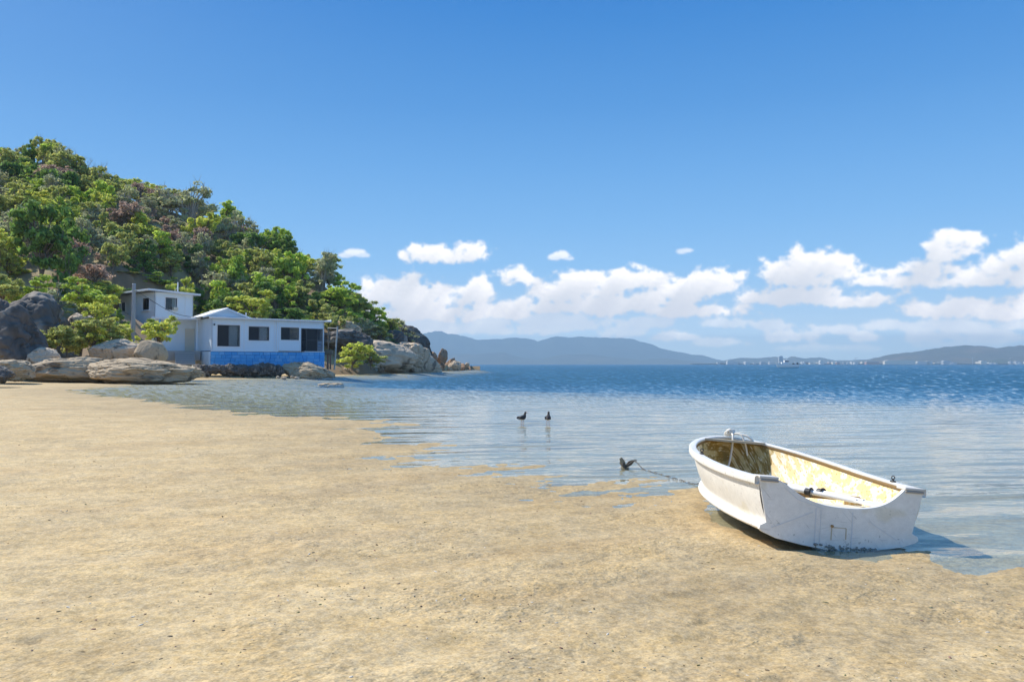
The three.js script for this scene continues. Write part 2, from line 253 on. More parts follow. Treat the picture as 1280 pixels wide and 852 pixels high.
// ------------------------------------------------------------------ granite boulders
function boulderGeometry(seed, detail, rough = 0.2, kind = 'tan', angular = 0) {
  let g = new THREE.IcosahedronGeometry(1, detail); g.deleteAttribute('uv'); g.deleteAttribute('normal'); g = mergeVertices(g, 1e-5);
  const p = g.attributes.position, C = new Float32Array(p.count * 3), R = rng(seed * 131 + 7), cuts = [], s = seed * 3.17;
  for (let i = 0; i < 3 + angular * 9; i++) cuts.push([V(R() * 2 - 1, R() * 1.6 - 0.6, R() * 2 - 1).normalize(), (angular > 0.8 ? 0.45 : 0.62) + R() * 0.3]);
  for (let i = 0; i < p.count; i++) {
    const v = V(p.getX(i), p.getY(i), p.getZ(i)); let k = 1 + rough * 1.3 * fbm(v.x * 1.1 + s, v.y * 1.1, v.z * 1.1, 3) * 1.6;
    for (const [n, d] of cuts) { const t = v.dot(n) * k; if (t > d) k *= lerp(1, d / t, 0.55 + 0.45 * angular); }
    const cr = Math.abs(fbm(v.x * 1.6 + s, v.y * 2.6 + 3, v.z * 1.6, 3)); k -= 0.05 * sst(0.05, 0, cr) * rough * 5;
    k += 0.05 * rough * 5 * fbm(v.x * 4 + s, v.y * 6, v.z * 4, 5, 0.6) + 0.022 * fbm(v.x * 14, v.y * 14, v.z * 14 + s, 3);
    p.setXYZ(i, v.x * k, v.y * k, v.z * k);
    const st = fbm(v.x * 3.2 + s, v.y * 0.9, v.z * 3.2, 5) * 1.7, pat = fbm(v.x * 2 + 7, v.y * 2, v.z * 2 + s, 5) * 1.7, fine = 1 + 0.30 * fbm(v.x * 18, v.y * 18, v.z * 18, 3);
    let c = kind === 'dark' ? [0.135, 0.118, 0.102] : kind === 'pale' ? [0.60, 0.475, 0.34] : kind === 'rust' ? [0.36, 0.23, 0.14] : [0.50, 0.385, 0.25];
    const lich = kind === 'dark' ? sst(0.05, 0.5, pat) : 0, black = kind === 'dark' ? sst(0.12, 0.4, st) * 0.6 : sst(0.2, 0.55, st) * 0.7;
    c = c.map((x, q) => lerp(lerp(x, [0.36, 0.31, 0.25][q], lich * 0.7), [0.075, 0.06, 0.045][q], black) * fine);
    C.set(c, i * 3);
  }
  g.setAttribute('color', new THREE.BufferAttribute(C, 3)); g.computeVertexNormals(); return g;
}
const rockMat = vmat(0.92);
const rockBase = { dark: [1, 2].map((s) => boulderGeometry(s, 44, 0.25, 'dark')), tan: [3, 4, 5].map((s) => boulderGeometry(s, 40, 0.26, 'tan')), pale: [6, 7, 8].map((s) => boulderGeometry(s, 32, 0.2, 'pale', 0.4)), rust: [9, 10, 11].map((s) => boulderGeometry(s, 16, 0.22, 'rust', 1.3)), block: [12].map((s) => boulderGeometry(s, 16, 0.08, 'tan', 0.5)) };
function boulder(kind, v, px, py, D, w, h, label, { deep = 0.9, turn = 0, tilt = 0, group, sink = 0.25, base, name = 'boulder' } = {}) {
  const gs = rockBase[kind], o = mesh(name, gs[v % gs.length], rockMat), [x, z] = at(px, D), W = w / FOCAL * D / 2, Hh = h / FOCAL * D / 2, y = hgt(py, D);
  o.scale.set(W, Hh * (1 + sink), W * deep); o.position.set(x, y - Hh * sink, z); o.rotation.set(0, turn, tilt);
  return tag(o, label, 'boulder', group);
}
boulder('dark', 0, 6, 418, 54, 105, 78, 'huge dark rounded boulder cut off by the left edge of the photo', { turn: 0.4, sink: 0.5 });
boulder('dark', 1, 32, 408, 63, 112, 76, 'huge grey boulder with a sunlit top behind the dark left boulder', { turn: 2.2, tilt: -0.16, sink: 0.5 });
boulder('tan', 0, 14, 459, 47, 62, 20, 'low brown boulder half buried in sand at the left edge', { turn: 1 });
boulder('dark', 0, -4, 466, 41, 40, 16, 'small dark rock on the sand in the left corner of the cove', { turn: 2 });
boulder('pale', 0, 52, 446, 53, 44, 24, 'pale wedge shaped rock between the dark boulder and the bush', { turn: 0.5 });
boulder('tan', 1, 95, 458, 52, 112, 25, 'broad tan rock ledge with a blackened front, left of the long ledge', { turn: 0.3, deep: 0.5, sink: 0.4 });
boulder('tan', 2, 172, 460.5, 51, 150, 23, 'long low tan rock ledge on the sand before the porch', { turn: -0.1, deep: 0.42, sink: 0.4 });
boulder('pale', 1, 150, 438, 58, 74, 26, 'cracked pale rock behind the long ledge, left of the squared rock', { turn: 0.8, deep: 0.6 });
boulder('block', 0, 187, 438, 57, 42, 26, 'squared grey rock under the small tree by the steps', { turn: 0.2, deep: 0.6, sink: 0.4 });
boulder('pale', 2, 101, 405, 66, 42, 26, 'rounded pale boulder peeping over the bushes', { turn: 2 });
boulder('tan', 1, 236, 466, 53, 26, 9, 'small flat rock at the right end of the long ledge', { turn: 1.2 });
boulder('tan', 0, 415, 481.5, 48.5, 34, 7, 'flat tan rock awash in the shallow water', { sink: 0.5 });
boulder('dark', 1, 224, 477.5, 56, 5, 3.5, 'single small black stone on the wet sand at the water edge', {});
boulder('tan', 2, 385, 463, 74.5, 64, 18, 'sloping tan rock ramp against the right half of the blue wall', { turn: 0.3, deep: 0.8, tilt: -0.12, sink: 0.4 });
// dark footing rocks under the blue wall
{ const R = rng(8); for (let k = 0; k < 11; k++) boulder('dark', k, 246 + k * 10 + R() * 4, 460 + R() * 2, 69.5 + k * 0.35, 15 + R() * 10, 9 + R() * 5, `${nth(k + 1)} dark weedy stone from the left along the foot of the blue wall`, { turn: R() * 6, group: 'footing stones below the blue wall' }); }
[[347, 471], [355, 472], [365, 470.5], [371, 472]].forEach(([p, y], k) => boulder('pale', k, p, y, 69, 5 + (k % 2) * 3, 3, `${['first', 'second', 'third', 'last'][k]} from the left of the small white stones at the water edge`, { turn: k, group: 'white stones at the water edge' }));
// headland rocks
boulder('dark', 0, 511, 428, 128, 78, 36, 'great dark granite slab sloping down to the sea at the headland', { turn: 0.3, tilt: -0.62, deep: 0.5, sink: 0.1 });
boulder('dark', 1, 432, 424, 101, 66, 22, 'dark boulder in shadow behind the dry bush, right of the house', { turn: 1.2, tilt: -0.05, sink: 0.3 });
boulder('tan', 0, 436, 412, 106, 34, 20, 'brown boulder face on the slope above the shadowed boulder', { turn: 0.2, tilt: -0.4 });
boulder('pale', 0, 473, 443, 108, 100, 36, 'broad sunlit pale boulder above the little beach', { turn: 0.3, tilt: -0.12, deep: 0.7 });
boulder('pale', 1, 508, 446, 120, 96, 32, 'pale sloping boulder between the broad pale boulder and the headland tip', { turn: 1.9, tilt: -0.24, deep: 0.6 });
boulder('pale', 2, 530, 454, 124, 60, 24, 'low pale boulder at the waterline near the headland tip', { turn: 0.9, tilt: -0.2, deep: 0.6 });
boulder('tan', 1, 456, 455, 103, 34, 12, 'tan rounded rock under the dry bush', { turn: 0.9 });
boulder('dark', 1, 484, 427, 122, 44, 24, 'weathered grey boulder above the broad pale boulder', { turn: 2.9, tilt: -0.3 });
boulder('rust', 0, 540, 446, 142, 20, 12, 'upright rusty rock at the head of the broken tip rocks', { turn: 0.5, tilt: 0.3 });
boulder('rust', 1, 553, 445, 146, 22, 22, 'pointed rusty rock leaning right among the broken tip rocks', { turn: 1.5, tilt: -0.5 });
boulder('rust', 2, 564, 453, 152, 22, 16, 'jagged brown rock on the outer headland tip', { turn: 0.1, tilt: -0.4 });
boulder('rust', 0, 577, 459, 160, 22, 10, 'low brown rock, last but one toward the sea', { turn: 2.1 });
boulder('rust', 1, 587, 461, 170, 10, 6, 'outermost little brown rock of the headland in the sea', { turn: 2.1 });
{ const R = rng(19), L = []; for (let k = 0; k < 44; k++) { const p = 425 + 160 * Math.pow(R(), 0.7), D = table([[420, 84], [500, 106], [545, 128], [570, 148], [590, 170]], p) + 2 + R() * 6, s = 3 + R() * (p > 520 ? 14 : 6); L.push([p, 464.5 - (D - 84) * 0.03 - s * 0.25 - R() * (p > 530 ? 7 : 0), D, s, R(), R(), R()]); } L.sort((a, b) => a[0] - b[0]).forEach(([p, y, D, s, q, t, u], k) => boulder(q < 0.6 ? 'rust' : 'pale', k, p, y, D, s, s * 0.62, `${nth(k + 1)} small broken rock along the headland shore from the house, ${q < 0.6 ? 'brown' : 'pale'}`, { turn: t * 6, tilt: u - 0.5, group: 'broken rocks along the headland shore' })); }

// ------------------------------------------------------------------ trees and bushes
const KIND = {                                                     // leaf colours; about half of the light a leaf meets passes through it
  bright: { c: [0.50, 0.64, 0.10], v: 0.36, n: 3200, leaf: 0.22, word: 'bright green' },
  olive: { c: [0.50, 0.54, 0.16], v: 0.34, n: 2900, leaf: 0.20, word: 'olive green' },
  dark: { c: [0.22, 0.36, 0.075], v: 0.5, n: 5200, leaf: 0.18, word: 'dark green' },
  grey: { c: [0.48, 0.51, 0.28], v: 0.3, n: 1900, leaf: 0.17, word: 'thin grey-green' },
  purple: { c: [0.50, 0.37, 0.29], v: 0.3, n: 1800, leaf: 0.18, word: 'purplish brown' },
  lime: { c: [0.62, 0.68, 0.13], v: 0.3, n: 3200, leaf: 0.20, word: 'yellow-green' },
};
const leafMat = new THREE.MeshPhysicalMaterial({ vertexColors: true, roughness: 1, transmission: 0.55, thickness: 0, specularIntensity: 0.5 });
const barkMat = mat(0.20, 0.165, 0.13, 0.95), paleBark = mat(0.42, 0.38, 0.33, 0.9);
function treeGeometry(kind, seed, bush) {                           // about one unit tall and one unit wide, crown and wood
  const K = KIND[kind], R = rng(seed * 977 + 5), clumps = [], wood = [], nC = bush ? 48 : 72, low = bush ? 0.02 : 0.16;
  const top = V((R() - 0.5) * 0.1, bush ? 0.3 : 0.5, (R() - 0.5) * 0.1), root = V(0, -0.12, 0);
  wood.push(bar(root, top, 0.030, 0.016, 7));
  const lobes = []; for (let i = 0; i < (bush ? 6 : 5); i++) { const ph = i * 2.4 + R() * 2, o = 0.08 + R() * 0.22; lobes.push([V(Math.cos(ph) * o, bush ? 0.16 + R() * 0.42 : low + 0.24 + R() * (0.76 - low - 0.24), Math.sin(ph) * o), (bush ? 0.2 : 0.16) + R() * 0.13]); }
  lobes[0][0].y = 0.76; lobes[0][1] = 0.2;
  for (let i = 0; i < nC; i++) {
    const [o, lr] = lobes[i % lobes.length], d = V(R() * 2 - 1, R() * 1.9 - 0.75, R() * 2 - 1).normalize(), c = o.clone().addScaledVector(d, lr * (0.55 + R() * 0.6)); c.y = Math.max(0.05, c.y);
    clumps.push([c, (bush ? 0.055 : 0.04) + R() * 0.05]);
    if (i % 2 === 0 || kind === 'grey' || kind === 'purple') { const m = top.clone().lerp(c, 0.5).add(V((R() - 0.5) * 0.08, R() * 0.03, (R() - 0.5) * 0.08)), b = root.clone().lerp(top, 0.45 + R() * 0.5); wood.push(bar(b, m, 0.013, 0.008, 5), bar(m, c, 0.008, 0.003, 5)); if (kind === 'grey' || i % 6 === 0) for (let q = 0; q < 3; q++) wood.push(bar(c, c.clone().add(V((R() - 0.5) * 0.25, R() * 0.18, (R() - 0.5) * 0.25)), 0.004, 0.0012, 4)); }
  }
  const n = Math.round(K.n * (bush ? 1.35 : 1)), P = new Float32Array(n * 12), C = new Float32Array(n * 12), I = [], S = K.leaf / 5.2;
  const u = V(0, 0, 0), w = V(0, 0, 0), nrm = V(0, 0, 0), tone = clumps.map(() => 0.86 + R() * 0.28);
  for (let i = 0; i < n; i++) {
    const q = Math.floor(R() * clumps.length), [c, r] = clumps[q]; nrm.set(R() * 2 - 1, R() * 2 - 1, R() * 2 - 1).normalize();
    const d = r * (0.2 + 0.55 * R() + 0.75 * R() * R()), x = c.x + nrm.x * d * 1.2, y = c.y + nrm.y * d * 0.8, z = c.z + nrm.z * d * 1.2;
    nrm.add(u.set((R() - 0.5) * 1.5, 0.45 + (R() - 0.5) * 1.5, (R() - 0.5) * 1.5)).normalize();
    u.set(R() - 0.5, R() - 0.7, R() - 0.5).cross(nrm).normalize(); w.crossVectors(nrm, u);
    const L = S * (0.6 + R() * 0.7), B = L * (0.42 + R() * 0.2);
    P.set([x - u.x * L, y - u.y * L, z - u.z * L, x + w.x * B, y + w.y * B, z + w.z * B, x + u.x * L, y + u.y * L, z + u.z * L, x - w.x * B, y - w.y * B, z - w.z * B], i * 12);
    const k = tone[q] * (1 + (R() - 0.5) * 2 * K.v), yl = R() < 0.12 ? 1.35 : 1; const col = [K.c[0] * k * yl, K.c[1] * k * (yl > 1 ? 1.12 : 1), K.c[2] * k]; for (let e = 0; e < 4; e++) C.set(col, i * 12 + e * 3);
    I.push(i * 4, i * 4 + 1, i * 4 + 2, i * 4, i * 4 + 2, i * 4 + 3);
  }
  const g = new THREE.BufferGeometry().setAttribute('position', new THREE.BufferAttribute(P, 3)).setAttribute('color', new THREE.BufferAttribute(C, 3)).setIndex(I); g.computeVertexNormals();
  return { crown: g, wood: mergeGeometries(wood.map((x) => x.toNonIndexed())) };
}
const TREES = {}, BUSHES = {};
Object.keys(KIND).forEach((k, i) => { TREES[k] = [0, 1, 2].map((v) => treeGeometry(k, i * 10 + v + 1, false)); BUSHES[k] = [0, 1].map((v) => treeGeometry(k, i * 10 + v + 5, true)); });
const R_TREE = rng(2024);
function plant(kind, bush, x, y, z, w, h, label, group, name) {
  const set = (bush ? BUSHES : TREES)[kind], G = set[Math.floor(R_TREE() * set.length)];
  const t = thing(name ?? (bush ? 'bush' : 'tree'), label, bush ? 'bush' : 'tree', [x, y, z], R_TREE() * 6.28, group);
  t.scale.set(w, h, w * (0.85 + R_TREE() * 0.3));
  mesh('trunk', G.wood, kind === 'grey' ? paleBark : barkMat, t); mesh('crown', G.crown, leafMat, t); return t;
}
// a plant given by where it stands out in the view: middle bearing, top, foot, distance, width
function plantAt(kind, bush, px, top, foot, D, w, label, group) { const [x, z] = at(px, D), y0 = foot ? hgt(foot, D) : groundHeight(x, z) - 0.1; return plant(kind, bush, x, y0, z, w / FOCAL * D, hgt(top, D) - y0, label, group); }
const taken = [];
const claim = (px, D, w) => taken.push([...at(px, D), w / FOCAL * D * 0.5]);
for (const [kind, bush, px, top, foot, D, w, label] of [
  ['dark', 0, 52, 243, 372, 86, 92, 'large dark leafy tree on the left slope above the boulders'],
  ['dark', 1, 84, 300, 372, 82, 30, 'narrow very dark tree to the right of the large dark tree'],
  ['bright', 0, 112, 222, 300, 122, 62, 'bright green rounded tree in the upper middle of the left slope'],
  ['bright', 0, 30, 222, 292, 132, 70, 'light green broad tree below the tallest skyline tree'],
  ['grey', 0, 62, 180, 246, 148, 46, 'tallest skyline tree with open grey-green crown near the top of the hill'],
  ['grey', 0, 128, 205, 262, 144, 50, 'open grey-green skyline tree right of the bare twigs'],
  ['purple', 0, 192, 232, 276, 138, 34, 'purplish brown skyline tree left of the big grey tree'],
  ['grey', 0, 236, 225, 292, 132, 66, 'big open grey-green tree standing out on the skyline above the cottage'],
  ['purple', 0, 178, 255, 292, 126, 44, 'purplish brown tree on the middle slope below the skyline'],
  ['purple', 0, 222, 285, 320, 118, 40, 'purple-tinged tree high above the upper cottage'],
  ['purple', 0, 95, 232, 262, 140, 36, 'dull purple tree near the hilltop'],
  ['grey', 0, 288, 262, 320, 132, 56, 'grey-green skyline tree on the shoulder right of the cottage'],
  ['grey', 0, 402, 312, 372, 124, 50, 'bare-branched grey tree on the skyline right of the house roof'],
  ['lime', 1, 318, 362, 400, 97, 56, 'bright lime green bush right behind the gable roof'],
  ['bright', 0, 360, 310, 372, 118, 60, 'bright green tree on the slope above the right part of the house'],
  ['lime', 1, 124, 369, 410, 64, 44, 'rounded yellow-green bush left of the upper cottage'],
  ['olive', 1, 100, 396, 440, 57.5, 62, 'pale olive bush in the middle of the hedge behind the rock ledge'],
  ['olive', 1, 66, 405, 444, 56.5, 50, 'pale olive bush at the left end of the hedge beside the dark boulder'],
  ['olive', 1, 134, 395, 436, 59, 52, 'pale olive bush at the right end of the hedge behind the rock ledge'],
  ['dark', 1, 153, 386, 425, 66, 26, 'dark leafy bush in front of the shaded cottage wall'],
  ['lime', 1, 158, 402, 430, 61, 24, 'little yellow-green bush at the foot of the pole'],
  ['lime', 1, 440, 425, 459, 94, 46, 'dry olive bush on the sand right of the wooden frame'],
  ['olive', 1, 464, 434, 459, 97, 36, 'dry olive bush leaning on the broad pale boulder'],
  ['grey', 1, 500, 398, 428, 126, 40, 'grey scrubby bush at the top of the dark granite slab'],
  ['bright', 1, 474, 388, 416, 124, 46, 'last green bush on the skyline before the dark granite slab'],
  ['olive', 1, 418, 388, 418, 104, 40, 'olive scrub just above the right end of the house roof'],
  ['grey', 1, 446, 396, 422, 110, 44, 'grey scrub above the shadowed dark boulder'],
  ['olive', 1, 474, 406, 430, 116, 40, 'olive scrub on the slope above the broad pale boulder'],
  ['olive', 1, 160, 343, 0, 99, 46, 'olive bush close behind the left half of the cottage roof'],
  ['bright', 1, 196, 340, 0, 100, 48, 'bright green bush close behind the middle of the cottage roof'],
  ['lime', 1, 228, 346, 0, 99, 40, 'yellow-green bush behind the mast of the cottage roof'],
  ['olive', 0, 212, 318, 0, 106, 46, 'olive tree rising behind the cottage, above its roof mast'],
  ['bright', 1, 428, 350, 0, 119, 46, 'green skyline bush right of the bare-branched grey tree'],
  ['olive', 1, 450, 364, 0, 120, 44, 'olive skyline bush halfway between the grey tree and the dark slab'],
  ['bright', 1, 466, 378, 0, 121, 36, 'green skyline bush two above the dark granite slab'],
  ['olive', 1, 486, 396, 0, 123, 32, 'olive skyline bush touching the upper end of the dark slab'],
  ['bright', 1, 438, 384, 0, 112, 40, 'green bush in the middle of the slope right of the house roof'],
  ['grey', 1, 462, 398, 0, 115, 36, 'thin grey bush low on the slope right of the house'],
  ['olive', 1, 404, 372, 0, 108, 44, 'olive bush on the slope behind the veranda roof'],
  ['olive', 1, 84, 403, 444, 57, 44, 'pale olive bush second from the left in the hedge behind the rock ledge'],
  ['lime', 1, 116, 400, 440, 58, 44, 'yellow-green bush second from the right in the hedge behind the rock ledge'],
  ['bright', 1, 40, 342, 384, 74, 60, 'green bush just above the grey boulder at the left'],
  ['bright', 1, 105, 345, 384, 74, 66, 'green bush above the boulders, left of the cottage eave'],
  ['olive', 1, 2, 338, 382, 72, 50, 'olive bush above the boulders at the left edge of the photo'],
]) { plantAt(kind, !!bush, px, top, foot, D, w, label); claim(px, D, w * 0.8); }
// small leaning tree before the porch, on a forked stem
{
  const t = plantAt('lime', false, 198, 394, 446, 62, 60, 'small spreading yellow-green tree with forked trunk before the porch'); t.scale.y *= 1.02; claim(198, 62, 60);
}
// a bare dead tree on the skyline
{
  const [x, z] = at(102, 146), y = hillHeight(x, z), R = rng(5), g = [], grow = (a, d, l, r, n) => { const b = a.clone().addScaledVector(d, l); g.push(bar(a, b, r, r * 0.6, 5)); if (n) for (let k = 0; k < 3; k++) grow(b.clone().lerp(a, R() * 0.3), d.clone().add(V((R() - 0.5) * 1.1, R() * 0.3, (R() - 0.5) * 1.1)).normalize(), l * (0.6 + R() * 0.15), r * 0.6, n - 1); };
  const t = thing('dead_tree', 'leafless grey tree on the skyline near the hilltop', 'tree', [x, y, z]); grow(V(0, -0.5, 0), V(0.05, 1, 0).normalize(), 2.9, 0.07, 4); mesh('trunk', g, paleBark, t);
}
// the rest of the wood, spread over the slope; each is told by its place in line with something below it
{
  const R = rng(99), list = [];
  const KINDS = ['bright', 'olive', 'bright', 'grey', 'olive', 'dark', 'lime', 'olive', 'purple', 'grey'];
  const MARKS = [[10, 'the left photo edge'], [50, 'the dark left boulder'], [90, 'the grey boulder'], [130, 'the hedge'], [175, 'the power pole'], [215, 'the cottage'], [255, 'the porch roof'], [300, 'the gable'], [340, 'the second front window'], [380, 'the veranda screen'], [420, 'the right end of the house'], [999, 'the dry bush']];
  for (let D = 72; D < 158; D += 3.3) for (let s = -112; s < 0; s += 3.5) {
    const z = -(D + (R() - 0.5) * 3.2), x = s + (R() - 0.5) * 3.4, px = 640 - x / z * FOCAL;
    if (px < -40 || px > 496) continue;
    const D0 = table(FOOT, px), Dr = table(RIDGE_D, px), p = (-z - D0) / (Dr - D0);
    if (p < (px > 240 ? 0.10 : 0.06) || p > 1.06) continue;
    if (Math.hypot(x + 40.5, z + 91) < 6.3 || taken.some(([a, b, r]) => Math.hypot(x - a, z - b) < r + 0.5)) continue;
    if (px > 200 && px < 262 && -z < 103) continue;                  // dry grass opening right of the cottage
    if (px > 395 && -z < 108 && R() < 0.5) continue; if (px > 130 && px < 200 && -z < 86) continue;
    const kind = KINDS[Math.floor(R() * (px > 330 ? 7 : KINDS.length))], bush = p < 0.16 || px > 430 || R() < 0.3, sm = px > 470 ? 0.55 : px > 430 ? 0.75 : 1;
    list.push({ x, z, p, kind, bush, w: sm * ((bush ? 2.6 : 3.8) + R() * 3.2), h: sm * ((bush ? 2.0 : 3.2) + R() * 3.0), mark: MARKS.find(([m]) => px < m)[1] });
  }
  const cell = new Map(); for (const t of list) { const k = t.mark + t.kind + t.bush; if (!cell.has(k)) cell.set(k, []); cell.get(k).push(t); }
  for (const c of cell.values()) { c.sort((a, b) => a.p - b.p); c.forEach((t, i) => { const word = `${KIND[t.kind].word} ${t.bush ? 'bush' : 'tree'}`; plant(t.kind, t.bush, t.x, hillHeight(t.x, t.z) - 0.1, t.z, t.w, t.h, c.length > 1 ? `${i ? nth(i + 1) : 'lowest'} ${word} upslope in line with ${t.mark}` : `only ${word} upslope in line with ${t.mark}`, 'trees and bushes of the wooded slope'); }); }
}
// dry grass on the open slope
{
  const R = rng(12), blade = new THREE.BufferGeometry().setAttribute('position', new THREE.Float32BufferAttribute([-0.02, 0, 0, 0.02, 0, 0, 0.05, 0.55, 0.03], 3)); blade.computeVertexNormals();
  const spots = []; while (spots.length < 9000) { const px = 195 + R() * 300, D = 84 + R() * 40, [x, z] = at(px, D), y = hillHeight(x, z); if (y > 1 && N2(x * 0.25, z * 0.25) > -0.1) spots.push([x, y, z]); }
  const m = new THREE.InstancedMesh(blade, mat(0.42, 0.36, 0.19, 1, { side: THREE.DoubleSide }), spots.length), M = new THREE.Matrix4(), c = new THREE.Color();
  spots.forEach(([x, y, z], i) => { M.makeRotationY(R() * 6.28); const s = 0.6 + R() * 0.9; M.scale(V(s * 1.6, s, s * 1.6)); M.setPosition(x, y - 0.05, z); m.setMatrixAt(i, M); const k = 0.7 + R() * 0.5; m.setColorAt(i, c.setRGB(k, k * (0.95 + R() * 0.1), k * 0.9)); });
  m.name = numbered('dry_grass'); tag(m, 'dry straw-coloured grass on the open slope behind the houses', 'grass'); m.userData.kind = 'stuff'; scene.add(shade(m));
}
// ------------------------------------------------------------------ the beach house and the cottage
const PAINT = { white: mat(0.84, 0.85, 0.86, 0.6), pale: mat(0.78, 0.88, 0.95, 0.7), blue: mat(0.12, 0.47, 0.90, 0.65), slate: mat(0.30, 0.36, 0.44, 0.7), roof: mat(0.80, 0.82, 0.82, 0.45), cream: mat(0.70, 0.66, 0.55, 0.7), wood: mat(0.24, 0.18, 0.13, 0.9), grey: mat(0.42, 0.41, 0.39, 0.9), frame: mat(0.08, 0.085, 0.09, 0.4), alu: mat(0.62, 0.64, 0.66, 0.4), room: mat(0.045, 0.045, 0.05, 0.9), curtain: mat(0.42, 0.44, 0.46, 0.9) };
const GLASS = new THREE.MeshPhysicalMaterial({ color: new THREE.Color().setRGB(0.75, 0.8, 0.82), transmission: 1, thickness: 0, roughness: 0.02, ior: 1.5 });
const SCREEN = mat(0.035, 0.037, 0.04, 0.8);
// wall panel with rectangular openings, in its own plane; u along the wall, v up, facing +z
function wall(name, w, h, holes, m, parent, depth = 0.12) {
  const s = new THREE.Shape([[0, 0], [w, 0], [w, h], [0, h]].map(([a, b]) => new THREE.Vector2(a, b)));
  for (const [u0, u1, v0, v1] of holes) s.holes.push(new THREE.Path([[u0, v0], [u0, v1], [u1, v1], [u1, v0]].map(([a, b]) => new THREE.Vector2(a, b))));
  return mesh(name, new THREE.ExtrudeGeometry(s, { depth, bevelEnabled: false }).translate(0, 0, -depth), m, parent);
}
const place = (o, x, y, z, turn = 0) => { o.position.set(x, y, z); o.rotation.y = turn; return o; };
function slidingWindow(parent, u0, u1, v0, v1, { split = 0.5, screen = true, trim = PAINT.white } = {}) {
  const w = u1 - u0, h = v1 - v0, t = 0.045;
  const f = mesh('window', [box(w, t, 0.06, 0, h / 2 - t / 2), box(w, t, 0.06, 0, -h / 2 + t / 2), box(t, h - 2 * t, 0.06, -w / 2 + t / 2), box(t, h - 2 * t, 0.06, w / 2 - t / 2), box(t, h - 2 * t, 0.06, w * (split - 0.5))], PAINT.frame, parent);
  f.position.set((u0 + u1) / 2, (v0 + v1) / 2, -0.055);
  mesh('casing', [box(w + 0.2, 0.1, 0.03, 0, h / 2 + 0.05, 0.07), box(w + 0.2, 0.1, 0.03, 0, -h / 2 - 0.05, 0.07), box(0.1, h, 0.03, -w / 2 - 0.05, 0, 0.07), box(0.1, h, 0.03, w / 2 + 0.05, 0, 0.07)], trim, f);
  const l = w * split - 1.5 * t, r = w * (1 - split) - 1.5 * t;
  mesh('pane', box(r, h - 2 * t, 0.006, w / 2 - t - r / 2, 0, -0.01), GLASS, f);
  if (screen) mesh('insect_screen', box(l, h - 2 * t, 0.006, -w / 2 + t + l / 2, 0, 0.012), SCREEN, f); else mesh('pane', box(l, h - 2 * t, 0.006, -w / 2 + t + l / 2, 0, 0.012), GLASS, f);
  return f;
}
